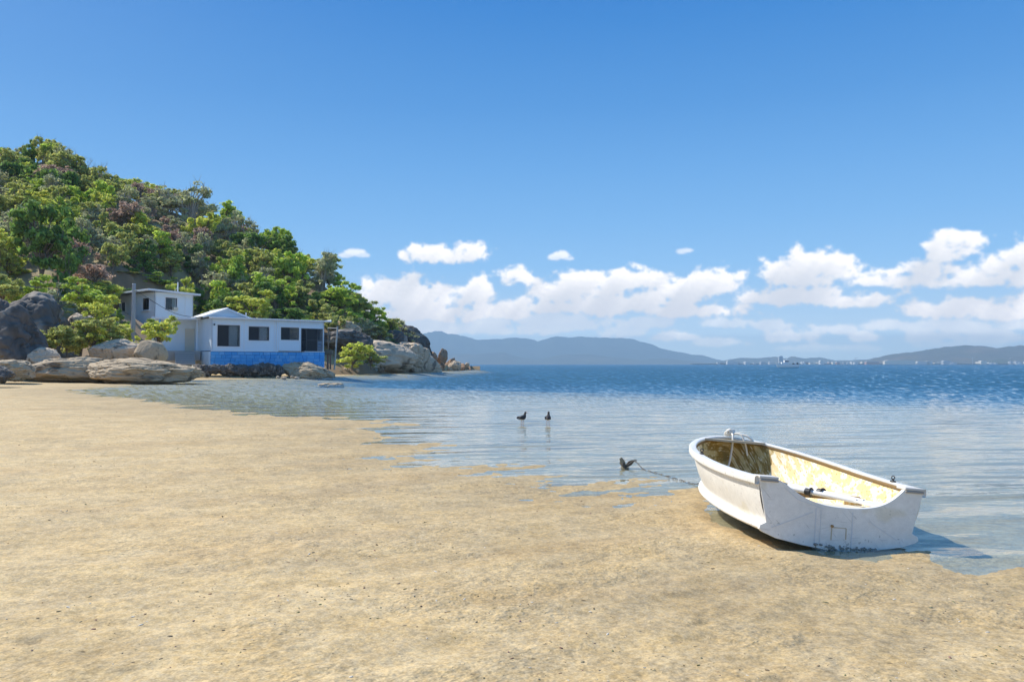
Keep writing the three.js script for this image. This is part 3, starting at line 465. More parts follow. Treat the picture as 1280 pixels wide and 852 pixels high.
{
  // ---- lower house: origin at the front left corner at the top of the blue base; +z faces the bay
  const [hx, hz] = at(263.6, 73), A = 37 * Math.PI / 180, B0 = 2.5;
  const H = thing('beach_house', 'low pale blue beach house with bright blue stone base by the water', 'house', [hx, B0, hz], A);
  const W = 11, HW = 3.0, BD = 5.6;
  wall('wall', W, HW, [[0.53, 2.6, 0.4, 2.38], [3.42, 5.4, 1.0, 2.32], [6.55, 8.38, 1.1, 2.32], [8.6, 10.86, 0.02, 2.28]], PAINT.pale, H);
  place(wall('wall', BD, HW, [], PAINT.pale, H), 0, 0, -BD, -Math.PI / 2);
  place(wall('wall', BD, HW, [], PAINT.pale, H), W, 0, 0, Math.PI / 2);
  place(wall('wall', W, HW, [], PAINT.pale, H), W, 0, -BD, Math.PI);
  mesh('floor', box(W - 0.3, 0.12, BD - 0.3, W / 2, -0.02, -BD / 2), PAINT.room, H);
  mesh('partition', [box(0.08, HW, BD - 0.4, 3.0, HW / 2, -BD / 2), box(0.08, HW, BD - 0.4, 5.9, HW / 2, -BD / 2), box(0.08, HW, BD - 0.4, 8.5, HW / 2, -BD / 2), box(W - 0.4, HW, 0.08, W / 2, HW / 2, -3.2)], PAINT.slate, H);
  slidingWindow(H, 0.53, 2.6, 0.4, 2.38); slidingWindow(H, 3.42, 5.4, 1.0, 2.32); slidingWindow(H, 6.55, 8.38, 1.1, 2.32);
  mesh('curtain', [box(0.75, 1.9, 0.03, 2.1, 1.4, -0.35), box(0.7, 1.25, 0.03, 4.95, 1.65, -0.35)], PAINT.curtain, H);
  // screened veranda bay at the right end
  { const p = mesh('veranda_screen', [box(2.26, 0.05, 0.05, 9.73, 2.25, -0.06), box(0.05, 2.2, 0.05, 8.63, 1.13, -0.06), box(0.05, 2.2, 0.05, 9.15, 1.13, -0.06), box(0.05, 2.2, 0.05, 10.3, 1.13, -0.06), box(0.05, 2.2, 0.05, 10.83, 1.13, -0.06), box(2.26, 0.05, 0.05, 9.73, 1.12, -0.064)], PAINT.frame, H);
    mesh('mesh_panel', box(1.1, 2.2, 0.006, 9.73, 1.13, -0.075), SCREEN, p);
    for (let k = 0; k < 7; k++) mesh('louvre', box(0.48, 0.07, 0.02, 10.565, 0.12 + k * 0.145, -0.06), PAINT.slate, p); }
  // fibro sheet joints: cover battens on the front and side walls
  for (const u of [0.03, 3.0, 5.9, 6.3, 8.5, 10.95]) mesh('cover_batten', box(0.05, u === 8.5 ? 2.98 : HW, 0.02, u, HW / 2, 0.012), PAINT.white, H);
  for (let k = 1; k < 14; k++) mesh('cover_batten', box(0.02, HW, 0.035, -0.012, HW / 2, -k * 0.4), PAINT.pale, H);
  mesh('base_plate', box(W + 0.1, 0.07, 0.1, W / 2, -0.03, 0.05), PAINT.white, H);
  // blue painted stone base, stone by stone
  const R = rng(31), tones = [PAINT.blue, mat(0.14, 0.50, 0.92, 0.65), mat(0.10, 0.43, 0.87, 0.7), mat(0.20, 0.54, 0.92, 0.7)], bs = mesh('base_wall', box(W - 0.1, 1.5, 1.0, W / 2, -0.82, -0.56), mat(0.09, 0.38, 0.76, 0.9), H);
  let count = 0; const small = [];
  for (let row = 0, v = -0.09; row < 5; row++) { const h = 0.27 + R() * 0.05; for (let u = -0.05; u < W;) { const w = Math.min(0.32 + R() * 0.5, W + 0.05 - u); if (w < 0.12) break; const g = rbox(w - 0.02, h - 0.02, 0.14, u + w / 2, v - h / 2 + (R() - 0.5) * 0.01, -0.02 + R() * 0.03, 0.02); if (count++ < 200) mesh('stone', g, tones[Math.floor(R() * 4)], bs); u += w; } v -= h; }
  mesh('side_base_wall', box(0.5, 1.5, BD, -0.16 + 0.25, -0.83, -BD / 2 - 0.1), PAINT.pale, H);
  // roofs: a low skillion sheet in front and a small gable behind it
  const sheet = (w, d) => { const g = new THREE.PlaneGeometry(w, d, Math.round(w / 0.05), 1), p = g.attributes.position; for (let i = 0; i < p.count; i++) p.setZ(i, 0.012 * Math.sin(p.getX(i) * 2 * Math.PI / 0.2)); g.computeVertexNormals(); return g; };
  const sk = mesh('roof', sheet(W + 0.9, BD + 0.7).rotateX(-Math.PI / 2 + 0.025), PAINT.roof, H); sk.position.set(W / 2 + 0.12, HW + 0.16, -BD / 2 + 0.05);
  mesh('fascia', [box(W + 0.9, 0.16, 0.03, 0, -0.155, BD / 2 + 0.36), box(0.03, 0.16, BD + 0.7, W / 2 + 0.46, -0.06, 0)], PAINT.white, sk);
  mesh('ceiling', box(W, 0.04, BD, 0, -0.14, 0), PAINT.slate, sk);
  { const gr = new THREE.Group(); gr.name = 'gable_roof'; H.add(gr); gr.position.set(1.55, HW + 0.16, -0.35);
    const hw = 2.05, rise = 0.76, len = 5.6, sl = Math.hypot(hw + 0.2, rise + 0.09), an = Math.atan2(rise, hw);
    const tri = new THREE.Shape([[-hw, 0], [hw, 0], [0, rise]].map(([a, b]) => new THREE.Vector2(a, b)));
    mesh('gable_wall', new THREE.ExtrudeGeometry(tri, { depth: 0.1, bevelEnabled: false }).translate(0, 0, -0.3), PAINT.pale, gr);
    for (const s of [-1, 1]) { const r = mesh('roof_sheet', sheet(len, sl).rotateX(-Math.PI / 2).rotateY(Math.PI / 2), PAINT.roof, gr); r.rotation.z = -s * an; r.position.set(s * (hw + 0.2) / 2, rise / 2 + 0.02, -len / 2 + 0.1);
      const bargeboard = mesh('bargeboard', box(sl, 0.13, 0.03), PAINT.white, gr); bargeboard.rotation.z = -s * an; bargeboard.position.set(s * (hw + 0.2) / 2, rise / 2 - 0.07, 0.09); } 
    mesh('ridge_cap', bar(V(0, rise + 0.07, 0.1), V(0, rise + 0.07, -len), 0.05), PAINT.roof, gr); }
  // porch on the left: flat roof, grey back wall, white door, blue post, steps
  { const p = new THREE.Group(); p.name = 'porch'; H.add(p); p.position.set(-0.15, 0, -BD + 1.6); p.rotation.y = -12 * Math.PI / 180;
    mesh('porch_roof', [box(4.2, 0.12, 4.0, -1.9, HW + 0.05, -0.6), box(4.2, 0.2, 0.04, -1.9, HW + 0.02, 1.42)], PAINT.white, p);
    mesh('porch_wall', box(3.9, HW, 0.1, -1.9, HW / 2, -1.0), PAINT.pale, p);
    mesh('porch_floor', box(4.2, 0.9, 3.4, -1.9, -0.46, 0.05), PAINT.grey, p);
    mesh('door', rbox(0.86, 2.15, 0.06, -0.62, 1.09, -0.9), PAINT.cream, p); mesh('door_handle', bar(V(-0.95, 1.0, -0.86), V(-0.95, 1.0, -0.80), 0.03), PAINT.alu, p);
    mesh('post', box(0.12, HW, 0.12, -3.3, HW / 2, 1.2), PAINT.blue, p); mesh('post', box(0.1, HW, 0.1, -0.1, HW / 2, 1.2), PAINT.pale, p);
    mesh('porch_side_wall', box(0.1, 1.6, 0.9, -3.9, 0.8, 0.6), PAINT.white, p);
    for (let k = 0; k < 6; k++) mesh('step', rbox(1.7, 0.19, 0.42, -1.2, -0.28 - k * 0.19, 1.9 + k * 0.36, 0.03), PAINT.grey, p); }
  mesh('gutter', rbox(W + 0.9, 0.1, 0.11, W / 2 + 0.12, HW + 0.02, 0.47, 0.03), PAINT.white, H); mesh('downpipe', bar(V(6.1, -0.1, 0.06), V(6.1, HW - 0.02, 0.06), 0.035), PAINT.white, H); mesh('vent_pipe', bar(V(3.9, HW, -2.2), V(3.9, HW + 0.75, -2.2), 0.06), PAINT.alu, H);
  mesh('wall_lamp', [bar(V(0.22, 2.42, 0), V(0.22, 2.42, 0.12), 0.03), new THREE.SphereGeometry(0.09, 10, 8).translate(0.22, 2.4, 0.16)], PAINT.frame, H);
  mesh('plank', box(2.6, 0.05, 0.12, 7.6, 0.0, 0.09), PAINT.wood, H);
}
{
  // ---- upper cottage on the slope: corner toward the bay; left wall in sun, right wall in shade
  const [cx, cz] = at(192, 86), A = 50 * Math.PI / 180, y = 5.2;
  const H = thing('cottage', 'small white cottage with flat white roof up the slope behind the porch', 'house', [cx, y, cz], A);
  const w = 4.4, d = 8.6, h = 3.9;
  wall('wall', w, h, [[1.2, 2.5, 2.0, 3.35]], PAINT.pale, H);
  place(wall('wall', d, h, [[d - 2.75, d - 1.25, 2.0, 3.3], [0.7, 1.6, 2.1, 3.1]], PAINT.white, H), 0, 0, -d, -Math.PI / 2);
  place(wall('wall', d, h, [], PAINT.white, H), w, 0, 0, Math.PI / 2); place(wall('wall', w, h, [], PAINT.white, H), w, 0, -d, Math.PI);
  slidingWindow(H, 1.2, 2.5, 2.0, 3.35, { screen: false, split: 0.56 });
  const onLeft = (f, u, v) => { f.position.set(0.055, v, u - d); f.rotation.y = -Math.PI / 2; return f; };
  { const f = onLeft(slidingWindow(H, d - 2.75, d - 1.25, 2.0, 3.3, { screen: false }), d - 2.0, 2.65); mesh('sill', box(1.9, 0.08, 0.22, 0, -0.74, 0.16), PAINT.white, f); }
  onLeft(slidingWindow(H, 0.7, 1.6, 2.1, 3.1, { screen: false }), 1.15, 2.6);
  mesh('curtain', box(0.5, 1.3, 0.03, 2.2, 2.7, -0.2), PAINT.cream, H);
  mesh('floor', box(w - 0.3, 0.1, d - 0.3, w / 2, 0.06, -d / 2), PAINT.room, H); mesh('partition', box(0.1, h - 0.2, d - 0.4, w * 0.55, h / 2, -d / 2), PAINT.slate, H);
  mesh('air_conditioner', rbox(0.5, 0.34, 0.4, 2.25, 2.16, 0.12), PAINT.cream, H);
  const r = mesh('roof', box(w + 1.5, 0.1, d + 1.4, 0, 0, 0), PAINT.roof, H); r.position.set(w / 2 - 0.2, h + 0.10, -d / 2 - 0.1); r.rotation.z = -0.035;
  mesh('fascia', [box(w + 1.5, 0.2, 0.04, 0, -0.05, (d + 1.4) / 2 + 0.02), box(0.04, 0.2, d + 1.4, -(w + 1.5) / 2 - 0.02, -0.05, 0), box(0.04, 0.2, d + 1.4, (w + 1.5) / 2 + 0.02, -0.05, 0)], PAINT.white, r);
  for (let k = 1; k < 4; k++) mesh('cover_batten', box(0.04, k === 1 ? 1.9 : h, 0.02, k * 1.15 + (k === 1 ? 0.4 : 0), k === 1 ? 0.95 : h / 2, 0.012), PAINT.white, H);
  const ma = mesh('mast', bar(V(3.2, h, -1.2), V(3.2, h + 1.35, -1.2), 0.06), PAINT.white, H); mesh('stay', bar(V(2.6, h, -1.2), V(3.2, h + 0.85, -1.2), 0.025), PAINT.cream, ma);
  mesh('stump', [box(0.3, 1.5, 0.3, 0.4, -0.7, -0.4), box(0.3, 1.5, 0.3, 4.0, -0.7, -0.4), box(0.3, 1.5, 0.3, 0.4, -0.7, -8.0), box(0.3, 1.5, 0.3, 4, -0.7, -8)], PAINT.grey, H);
}
// power pole with its service cable
{
  const [x, z] = at(165.5, 63), y = hgt(428, 63), top = hgt(355, 63) - y;
  const t = thing('power_pole', 'weathered grey timber pole in front of the cottage', 'pole', [x, y, z]);
  mesh('shaft', bar(V(0, -1.5, 0), V(0.03, top, 0), 0.17, 0.13, 12), mat(0.36, 0.37, 0.40, 0.9), t); mesh('cap', bar(V(0.03, top, 0), V(0.03, top + 0.05, 0), 0.15, 0.12, 12), PAINT.alu, t);
  mesh('insulator', bar(V(0.1, top - 0.5, 0.1), V(0.24, top - 0.5, 0.2), 0.05), PAINT.cream, t);
  const [hx, hz] = at(262, 74.5), a = V(x + 0.2, y + top - 0.5, z + 0.1), b = V(hx, 5.55, hz), m = a.clone().lerp(b, 0.5); m.y -= 0.7;
  tag(mesh('service_cable', tube([a, m, b], 0.025, 24, 5), PAINT.frame), 'thin dark cable sagging from the pole to the house', 'cable');
}
// timber frame and boxes beside the house
{
  const [x, z] = at(411, 81), y = hgt(457, 81);
  const t = thing('timber_frame', 'leaning pale post with a cross rail at the right end of the house', 'timber_frame', [x, y, z]);  // wooden frame: two posts and a cross rail
  mesh('post', bar(V(0.55, -0.4, 0), V(0.85, 4.0, 0), 0.09, 0.08), mat(0.55, 0.52, 0.47, 0.9), t); mesh('post', bar(V(-0.35, -0.4, -1.2), V(-0.35, 3.9, -1.2), 0.07), PAINT.wood, t); mesh('rail', bar(V(-0.4, 3.9, -1.2), V(0.9, 3.8, 0.02), 0.05), PAINT.grey, t);
  const s = thing('timber_stand', 'low brown timber stand in the shade beside the leaning post', 'stand', [x - 0.1, y, z + 0.4]);
  mesh('top', rbox(1.2, 0.5, 0.8, 0, 1.35, 0, 0.12), mat(0.20, 0.16, 0.11, 0.9), s); for (const k of [-0.35, 0.1, 0.4]) mesh('leg', box(0.14, 1.5, 0.14, k, 0.4, 0.25), mat(0.34, 0.18, 0.12, 0.9), s);
  tag(mesh('white_drum', new THREE.LatheGeometry([[0, 0], [0.2, 0], [0.22, 0.1], [0.22, 0.9], [0.17, 1.05], [0.08, 1.1], [0, 1.1]].map(([a, b]) => new THREE.Vector2(a, b)), 18).translate(x - 0.62, y - 0.35, z + 0.5), PAINT.white), 'white drum standing by the corner of the blue wall', 'drum');
}
// ------------------------------------------------------------------ the dinghy
{
  const boat = thing('dinghy', 'white fibreglass rowing dinghy with yellowed inside beached at the water edge', 'boat', [2.203, 0.002, -5.42]);
  boat.rotation.set(-0.036, 0.058, -0.087, 'YXZ');
  const L = 2.4, hb = (s) => s < 0.35 ? lerp(0.57, 0.625, Math.sin(s / 0.35 * Math.PI / 2)) : 0.625 * Math.pow(Math.max(0, 1 - Math.pow((s - 0.35) / 0.65, 2.7)), 0.62);
  const sheer = (s) => 0.427 + 0.185 * s * s, ch = (s) => 0.085 + 0.15 * Math.pow(s, 2.0), keel = (s) => 0.0 + 0.20 * Math.pow(s, 3), cb = (s) => hb(s) * (0.875 - 0.10 * s);
  const zs = (s, lv) => -L * s * (1 - 0.10 * s * s * (1 - lv));
  // one half section from the gunwale down to the keel: [half width, height, level]
  const outer = (s) => { const b = hb(s), g = sheer(s), c = cb(s), k = ch(s), o = Math.min(1, b / 0.2) * 0.04; const q = []; for (let i = 0; i <= 6; i++) { const t = i / 6; q.push([lerp(b, c, t) + 0.016 * Math.sin(Math.PI * t) * (b / 0.6), lerp(g, k + 0.05, t), 1 - t * 0.55]); } q.push([c + o, k + 0.03, 0.42], [c + o * 1.1, k + 0.012, 0.4], [c + o * 0.7, k, 0.38], [c * 0.86, k - (k - keel(s)) * 0.42, 0.3], [c * 0.5, k - (k - keel(s)) * 0.8, 0.15], [0.03, keel(s) + 0.0, 0.02], [0.0, keel(s) - 0.012, 0]); return q; };
  const inner = (s) => { const b = Math.max(0, hb(s) - 0.022), g = sheer(s), c = Math.max(0, cb(s) - 0.02), k = ch(s); const q = []; for (let i = 0; i <= 6; i++) { const t = i / 6; q.push([lerp(b, c, t) + 0.012 * Math.sin(Math.PI * t) * (b / 0.6), lerp(g, k + 0.055, t), (1 - t * 0.55) * 0.98]); } q.push([c * 0.94, k + 0.02, 0.4], [c * 0.8, k - (k - keel(s)) * 0.3 + 0.015, 0.3], [c * 0.45, k - (k - keel(s)) * 0.7 + 0.02, 0.15], [0, keel(s) + 0.03, 0]); return q; };
  const NS = 60, S = []; for (let i = 0; i <= NS; i++) { const t = i / NS; S.push(1 - Math.pow(1 - t, 1.5)); }
  function loft(sec, inset) {
    const P = [], U = [], I = [], n = sec(0).length * 2 - 1;
    S.forEach((s, i) => { const q = sec(s), full = [...q.map(([x, y, l]) => [-x, y, l]), ...q.slice(0, -1).reverse()]; let acc = 0; full.forEach(([x, y, l], j) => { P.push(x, y, zs(Math.min(s, 1 - inset), l)); if (j) acc += Math.hypot(x - full[j - 1][0], y - full[j - 1][1]); U.push(s * L, acc); }); });
    for (let i = 0; i < NS; i++) for (let j = 0; j < n - 1; j++) { const a = i * n + j, b = a + n; I.push(a, b, a + 1, a + 1, b, b + 1); }
    const g = new THREE.BufferGeometry().setAttribute('position', new THREE.Float32BufferAttribute(P, 3)).setAttribute('uv', new THREE.Float32BufferAttribute(U, 2)).setIndex(I); g.computeVertexNormals(); return g;
  }
  const pn = periodic(21), pm = periodic(22);
  const scuff = dataTex(1024, 1024, (x, y) => {                     // chalky paint, scratches, rust and weed stains, chips down to the grey below
    const u = x / 1024, v = y / 1024, n = pn(u * 8, v * 8, 8) * 6 + pm(u * 60, v * 60, 60) * 5 + pn(u * 300, v * 300, 300) * 4, w = 0.02 * pn(u * 9, v * 9, 9), scr = sst(0.78, 0.95, pm((u + w) * 14, (v + w) * 180, 180)) * 16 + sst(0.8, 0.95, pn((u + v) * 120 + w * 50, (v - u) * 12, 120)) * 26;
    const st = sst(0.25, 0.8, pn(u * 5, v * 11, 11) * 0.6 + pm(u * 26, v * 26, 26) * 0.5) * 16, chip = sst(0.76, 0.84, pn(u * 40, v * 40, 40) * 0.6 + pm(u * 130, v * 130, 130) * 0.5) * 40;
    return [240 + n - scr - st * 0.6 - chip, 239 + n - scr - st * 0.8 - chip, 235 + n - scr - st * 1.4 - chip * 1.05];
  }, true);
  scuff.repeat.set(1 / 1.4, 1 / 1.4);
  const gel = new THREE.MeshPhysicalMaterial({ map: scuff, color: new THREE.Color().setRGB(0.97, 0.95, 0.91), roughness: 0.42, clearcoat: 0.15, clearcoatRoughness: 0.4 });
  mesh('hull', loft(outer, 0), gel, boat);
  // inside: yellowed paint worn through to white; mottled brown in the fore part
  const inside = dataTex(1024, 512, (x, y) => {
    const s = x / 1024 * 2.6, v = y / 512 * 2.0, n = fbm(s * 9, v * 13, 2, 5, 0.6) * 1.9, f = fbm(s * 38, v * 50, 4, 3) * 1.6, edge = s > 2.10 + 0.05 * fbm(s * 2, v * 16, 8, 3);
    let c; if (edge) { const t = sst(-0.25, 0.35, n + f * 0.4); c = [lerp(150, 205, t), lerp(118, 178, t), lerp(52, 118, t)]; if (f > 0.35) c = [214, 200, 165]; } else { const t = sst(-0.12, 0.22, n + f * 0.35); c = [lerp(236, 244, t), lerp(208, 236, t), lerp(150, 212, t)]; if (f < -0.5) c = [205, 165, 90]; }
    return c.map((q) => q + f * 6);
  }, true);
  inside.repeat.set(1 / 2.6, 1 / 2.0);
  mesh('inner_shell', loft(inner, 0.012), new THREE.MeshStandardMaterial({ map: inside, roughness: 0.6 }), boat);
  // gunwale rail round the bow
  const rim = (off, dy) => { const q = []; for (let i = 0; i <= NS; i++) { const s = S[i]; q.push(V(-(hb(s) + off * Math.min(1, hb(s) / 0.1)), sheer(s) + dy, zs(s, 1) - (s > 0.97 ? off * (s - 0.97) / 0.03 : 0))); } for (let i = NS - 1; i >= 0; i--) { const p = q[i]; q.push(V(-p.x, p.y, p.z)); } return q; };
  function sweep(profile) {                                         // profile of [out, up] carried round the rim
    const rails = profile.map(([o, u]) => rim(o, u)), n = rails.length, m = rails[0].length, P = [], I = [], U = [];
    for (let i = 0; i < m; i++) for (let j = 0; j < n; j++) { const p = rails[j][i]; P.push(p.x, p.y, p.z); U.push(i * 0.05, j * 0.02); }
    for (let i = 0; i < m - 1; i++) for (let j = 0; j < n; j++) { const a = i * n + j, b = i * n + (j + 1) % n; I.push(a, b, a + n, b, b + n, a + n); }
    for (let j = 1; j < n - 1; j++) I.push(0, j, j + 1, (m - 1) * n, (m - 1) * n + j + 1, (m - 1) * n + j);
    let g = new THREE.BufferGeometry().setAttribute('position', new THREE.Float32BufferAttribute(P, 3)).setAttribute('uv', new THREE.Float32BufferAttribute(U, 2)).setIndex(I); g.computeVertexNormals(); return g;
  }
  mesh('gunwale', sweep([[-0.034, 0.0], [-0.034, 0.012], [-0.028, 0.018], [0.022, 0.018], [0.030, 0.010], [0.030, -0.03], [0.024, -0.038], [0.004, -0.038]]), gel, boat);
  mesh('rail_shadow_strip', sweep([[-0.024, -0.002], [-0.036, -0.002], [-0.036, -0.024], [-0.024, -0.024]]), mat(0.24, 0.145, 0.05, 0.8), boat);  // dark brown strip under the rail, painted in for the shadow the rail casts
  // transom with its sculling dip
  { const s = new THREE.Shape(), b = 0.57, g = 0.427; s.moveTo(-b, g); s.lineTo(-0.45, g); s.bezierCurveTo(-0.36, g - 0.012, -0.30, 0.285, -0.02, 0.275); s.bezierCurveTo(0.22, 0.268, 0.33, 0.30, 0.44, g); s.lineTo(b, g); const rail = [[0.503, 0.14], [0.545, 0.118], [0.549, 0.097], [0.532, 0.081], [0.434, 0.045], [0.254, 0.013], [0, -0.016]]; rail.forEach(([x, y]) => s.lineTo(x, y)); rail.slice(0, -1).reverse().forEach(([x, y]) => s.lineTo(-x, y)); s.closePath();
    const geo = new THREE.ExtrudeGeometry(s, { depth: 0.03, bevelEnabled: true, bevelSize: 0.004, bevelThickness: 0.004, bevelSegments: 2, curveSegments: 24 }).translate(0, 0, -0.02);
    const tr = mesh('transom', geo, gel, boat);
    const strip = (x0, y0, x1, y1, w, m, z = 0.0152) => { const l = Math.hypot(x1 - x0, y1 - y0), q = mesh('seam', box(l, w, 0.003), m, tr); q.position.set((x0 + x1) / 2, (y0 + y1) / 2, z); q.rotation.z = Math.atan2(y1 - y0, x1 - x0); };
    const seam = mat(0.70, 0.70, 0.69, 0.7);
    strip(-0.17, 0.03, -0.17, 0.262, 0.007, seam); strip(-0.135, 0.03, -0.135, 0.255, 0.004, seam); strip(0.085, 0.012, 0.085, 0.252, 0.007, seam); strip(-0.47, 0.11, -0.19, 0.235, 0.005, seam); strip(0.2, 0.2, 0.40, 0.09, 0.005, seam); strip(-0.40, 0.385, -0.30, 0.31, 0.004, seam); strip(-0.30, 0.31, -0.12, 0.262, 0.004, seam);
    const rust = mat(0.40, 0.24, 0.10, 0.9), rust2 = mat(0.58, 0.48, 0.33, 0.8);
    mesh('rusty_bolt', new THREE.CylinderGeometry(0.009, 0.009, 0.012, 10).rotateX(Math.PI / 2).translate(-0.055, 0.152, 0.02), rust, tr); mesh('rusty_bracket', [box(0.10, 0.005, 0.003, -0.005, 0.143, 0.0156), box(0.006, 0.075, 0.003, 0.045, 0.105, 0.0156)], rust2, tr); mesh('rust_run', box(0.007, 0.085, 0.002, -0.056, 0.10, 0.0150), rust2, tr);
    for (const k of [-1, 1]) { const q = mesh('quarter_knee', rbox(0.135, 0.018, 0.12, k * 0.508, g + 0.013, -0.038, 0.006), mat(0.66, 0.63, 0.57, 0.8), boat); mesh('knee_edge', rbox(0.128, 0.014, 0.012, k * 0.506, g - 0.006, 0.021, 0.004), mat(0.36, 0.33, 0.29, 0.9), q); }
  }
  // barnacle crust along the bottom of the transom
  { const R = rng(61), g = []; for (let k = 0; k < 520; k++) { const x = -0.17 + R() * 0.44, e = 1 - Math.abs((x - 0.05) / 0.24), r = 0.004 + R() * 0.007; g.push(new THREE.IcosahedronGeometry(r, 1).scale(1, 0.8, 1).translate(x, 0.026 - R() * 0.06 * (0.4 + e), -0.05 + R() * 0.075)); }
    g.push(rbox(0.40, 0.05, 0.12, 0.05, -0.005, -0.05, 0.02));
    const o = mesh('barnacle_crust', g.map((x) => { const y = x.index ? x.toNonIndexed() : x; y.deleteAttribute('uv'); return y; }), mat(0.30, 0.28, 0.24, 0.95), boat); o.userData.kind = 'stuff'; }
  // seats, breasthook, rowlocks
  const seatMat = mat(0.80, 0.72, 0.55, 0.6), brown = mat(0.34, 0.21, 0.08, 0.8);
  const st = mesh('stern_seat', rbox(1.0, 0.022, 0.30, 0, 0.255, -0.19, 0.006), seatMat, boat); mesh('seat_edge', rbox(0.99, 0.035, 0.016, 0, 0.246, -0.349, 0.004), brown, st);
  const md = mesh('thwart', rbox(1.10, 0.024, 0.24, 0, 0.278, -0.92, 0.006), seatMat, boat); mesh('seat_edge', rbox(1.09, 0.036, 0.016, 0, 0.269, -0.79, 0.004), brown, md);
  { const s = new THREE.Shape(), pts = []; for (let i = 0; i <= NS; i++) if (S[i] > 0.90) pts.push([hb(S[i]) - 0.02, -zs(S[i], 1) - 0.02]); s.moveTo(-pts[0][0], pts[0][1]); pts.forEach(([a, b]) => s.lineTo(-Math.max(0, a), b)); pts.reverse().forEach(([a, b]) => s.lineTo(Math.max(0, a), b)); s.closePath();
    mesh('breasthook', new THREE.ExtrudeGeometry(s, { depth: 0.02, bevelEnabled: false }).rotateX(-Math.PI / 2).translate(0, sheer(0.95) - 0.012, 0), mat(0.46, 0.40, 0.30, 0.85), boat); }
  for (const [k, s] of [[-1, 0.52], [1, 0.17]]) { mesh('rowlock', [rbox(0.026, 0.014, 0.045, k * (hb(s) - 0.02), sheer(s) + 0.022, -L * s, 0.005), bar(V(k * (hb(s) - 0.02), sheer(s) - 0.03, -L * s), V(k * (hb(s) - 0.02), sheer(s) + 0.04, -L * s), 0.008), new THREE.TorusGeometry(0.012, 0.004, 6, 14).translate(k * (hb(s) - 0.02), sheer(s) + 0.05, -L * s)], mat(0.07, 0.065, 0.06, 0.6), boat); }
  boat.updateMatrixWorld(true);
  // oars lying inside
  const W = (x, y, z) => V(x, y, z).applyMatrix4(boat.matrixWorld);
  const oar = (a, b, label) => { const t = thing('oar', label, 'oar', a.toArray(), 0, 'oars in the dinghy'), d = b.clone().sub(a), q = new THREE.Quaternion().setFromUnitVectors(V(0, 0, 1), d.clone().normalize()), l = d.length(); t.quaternion.copy(q);
    const wh = mat(0.80, 0.79, 0.76, 0.5); mesh('shaft', bar(V(0, 0, 0), V(0, 0, l * 0.72), 0.019, 0.017, 12), wh, t); mesh('grip', bar(V(0, 0, -0.11), V(0, 0, 0.0), 0.015, 0.015, 10), mat(0.08, 0.08, 0.08, 0.7), t);
    mesh('collar', [bar(V(0, 0, l * 0.30), V(0, 0, l * 0.345), 0.027, 0.027, 14), new THREE.TorusGeometry(0.028, 0.009, 8, 18).translate(0, 0, l * 0.345)], mat(0.03, 0.03, 0.032, 0.5), t);
    const s = new THREE.Shape(); s.moveTo(-0.012, 0); s.bezierCurveTo(-0.03, 0.08, -0.062, 0.14, -0.062, 0.22); s.lineTo(-0.058, l * 0.30); s.lineTo(0.058, l * 0.30); s.lineTo(0.062, 0.22); s.bezierCurveTo(0.062, 0.14, 0.03, 0.08, 0.012, 0); s.closePath();
    mesh('blade', new THREE.ExtrudeGeometry(s, { depth: 0.008, bevelEnabled: true, bevelSize: 0.004, bevelThickness: 0.004, bevelSegments: 2 }).rotateX(Math.PI / 2).translate(0, 0.004, l * 0.70), wh, t); return t; };
  oar(W(-0.15, 0.325, -0.82), W(0.42, 0.292, -0.08), 'white oar with black collar lying nearest the transom in the dinghy');
  oar(W(0.084, 0.312, -1.06), W(0.47, 0.288, -0.12), 'white oar with black collar lying behind the other oar in the dinghy');
  // rope made fast at the bow
  { const bw = (x, y, z) => W(x, sheer(1) + y, -L + z), t = thing('mooring_rope', 'off-white rope knotted over the bow with a hanging loop', 'rope', [0, 0, 0]), rm = mat(0.80, 0.75, 0.66, 0.95);
    const R = rng(71); for (let k = 0; k < 3; k++) { const p = []; for (let i = 0; i < 11; i++) p.push(bw((R() - 0.5) * 0.12 + 0.03, 0.03 + R() * 0.06, 0.0 + (R() - 0.4) * 0.07)); mesh('knot', tube(p, 0.009, 70, 6), rm, t); }
    mesh('hanging_strand', tube([bw(0.03, 0.05, 0.02), bw(0.02, 0.03, 0.10), bw(0.01, -0.06, 0.13), bw(-0.01, -0.2, 0.15), bw(-0.04, -0.29, 0.18)], 0.010, 40), rm, t);
    mesh('loop', tube([bw(0.04, 0.05, 0.02), bw(0.10, 0.045, 0.10), bw(0.14, -0.05, 0.13), bw(0.17, -0.16, 0.14), bw(0.215, -0.195, 0.14), bw(0.25, -0.15, 0.14), bw(0.235, -0.04, 0.13), bw(0.17, 0.03, 0.11), bw(0.09, 0.05, 0.05), bw(0.05, 0.05, 0.02)], 0.010, 70), rm, t); }
  // anchor and chain lying in the shallows
  { const [ax, az] = at(781, 9.75), t = thing('anchor', 'small rusty folding anchor half out of the shallow water', 'anchor', [ax, 0.0, az]), im = mat(0.13, 0.105, 0.08, 0.85), rm = mat(0.30, 0.26, 0.18, 0.9);
    mesh('shank', bar(V(-0.02, -0.02, 0), V(0.11, 0.08, 0.02), 0.010, 0.009), im, t); mesh('ring', new THREE.TorusGeometry(0.014, 0.004, 6, 14).translate(0.12, 0.078, 0.02), im, t);
    const fl = (d, h, ry, rz) => mesh('fluke', (() => { const s = new THREE.Shape([[-0.010, 0], [-0.028, h * 0.6], [-0.014, h], [0.014, h * 1.02], [0.026, h * 0.6], [0.010, 0]].map(([a, b]) => new THREE.Vector2(a, b))); return new THREE.ExtrudeGeometry(s, { depth: 0.01, bevelEnabled: true, bevelSize: 0.003, bevelThickness: 0.003, bevelSegments: 1 }).rotateZ(rz).rotateY(ry); })(), d, t);
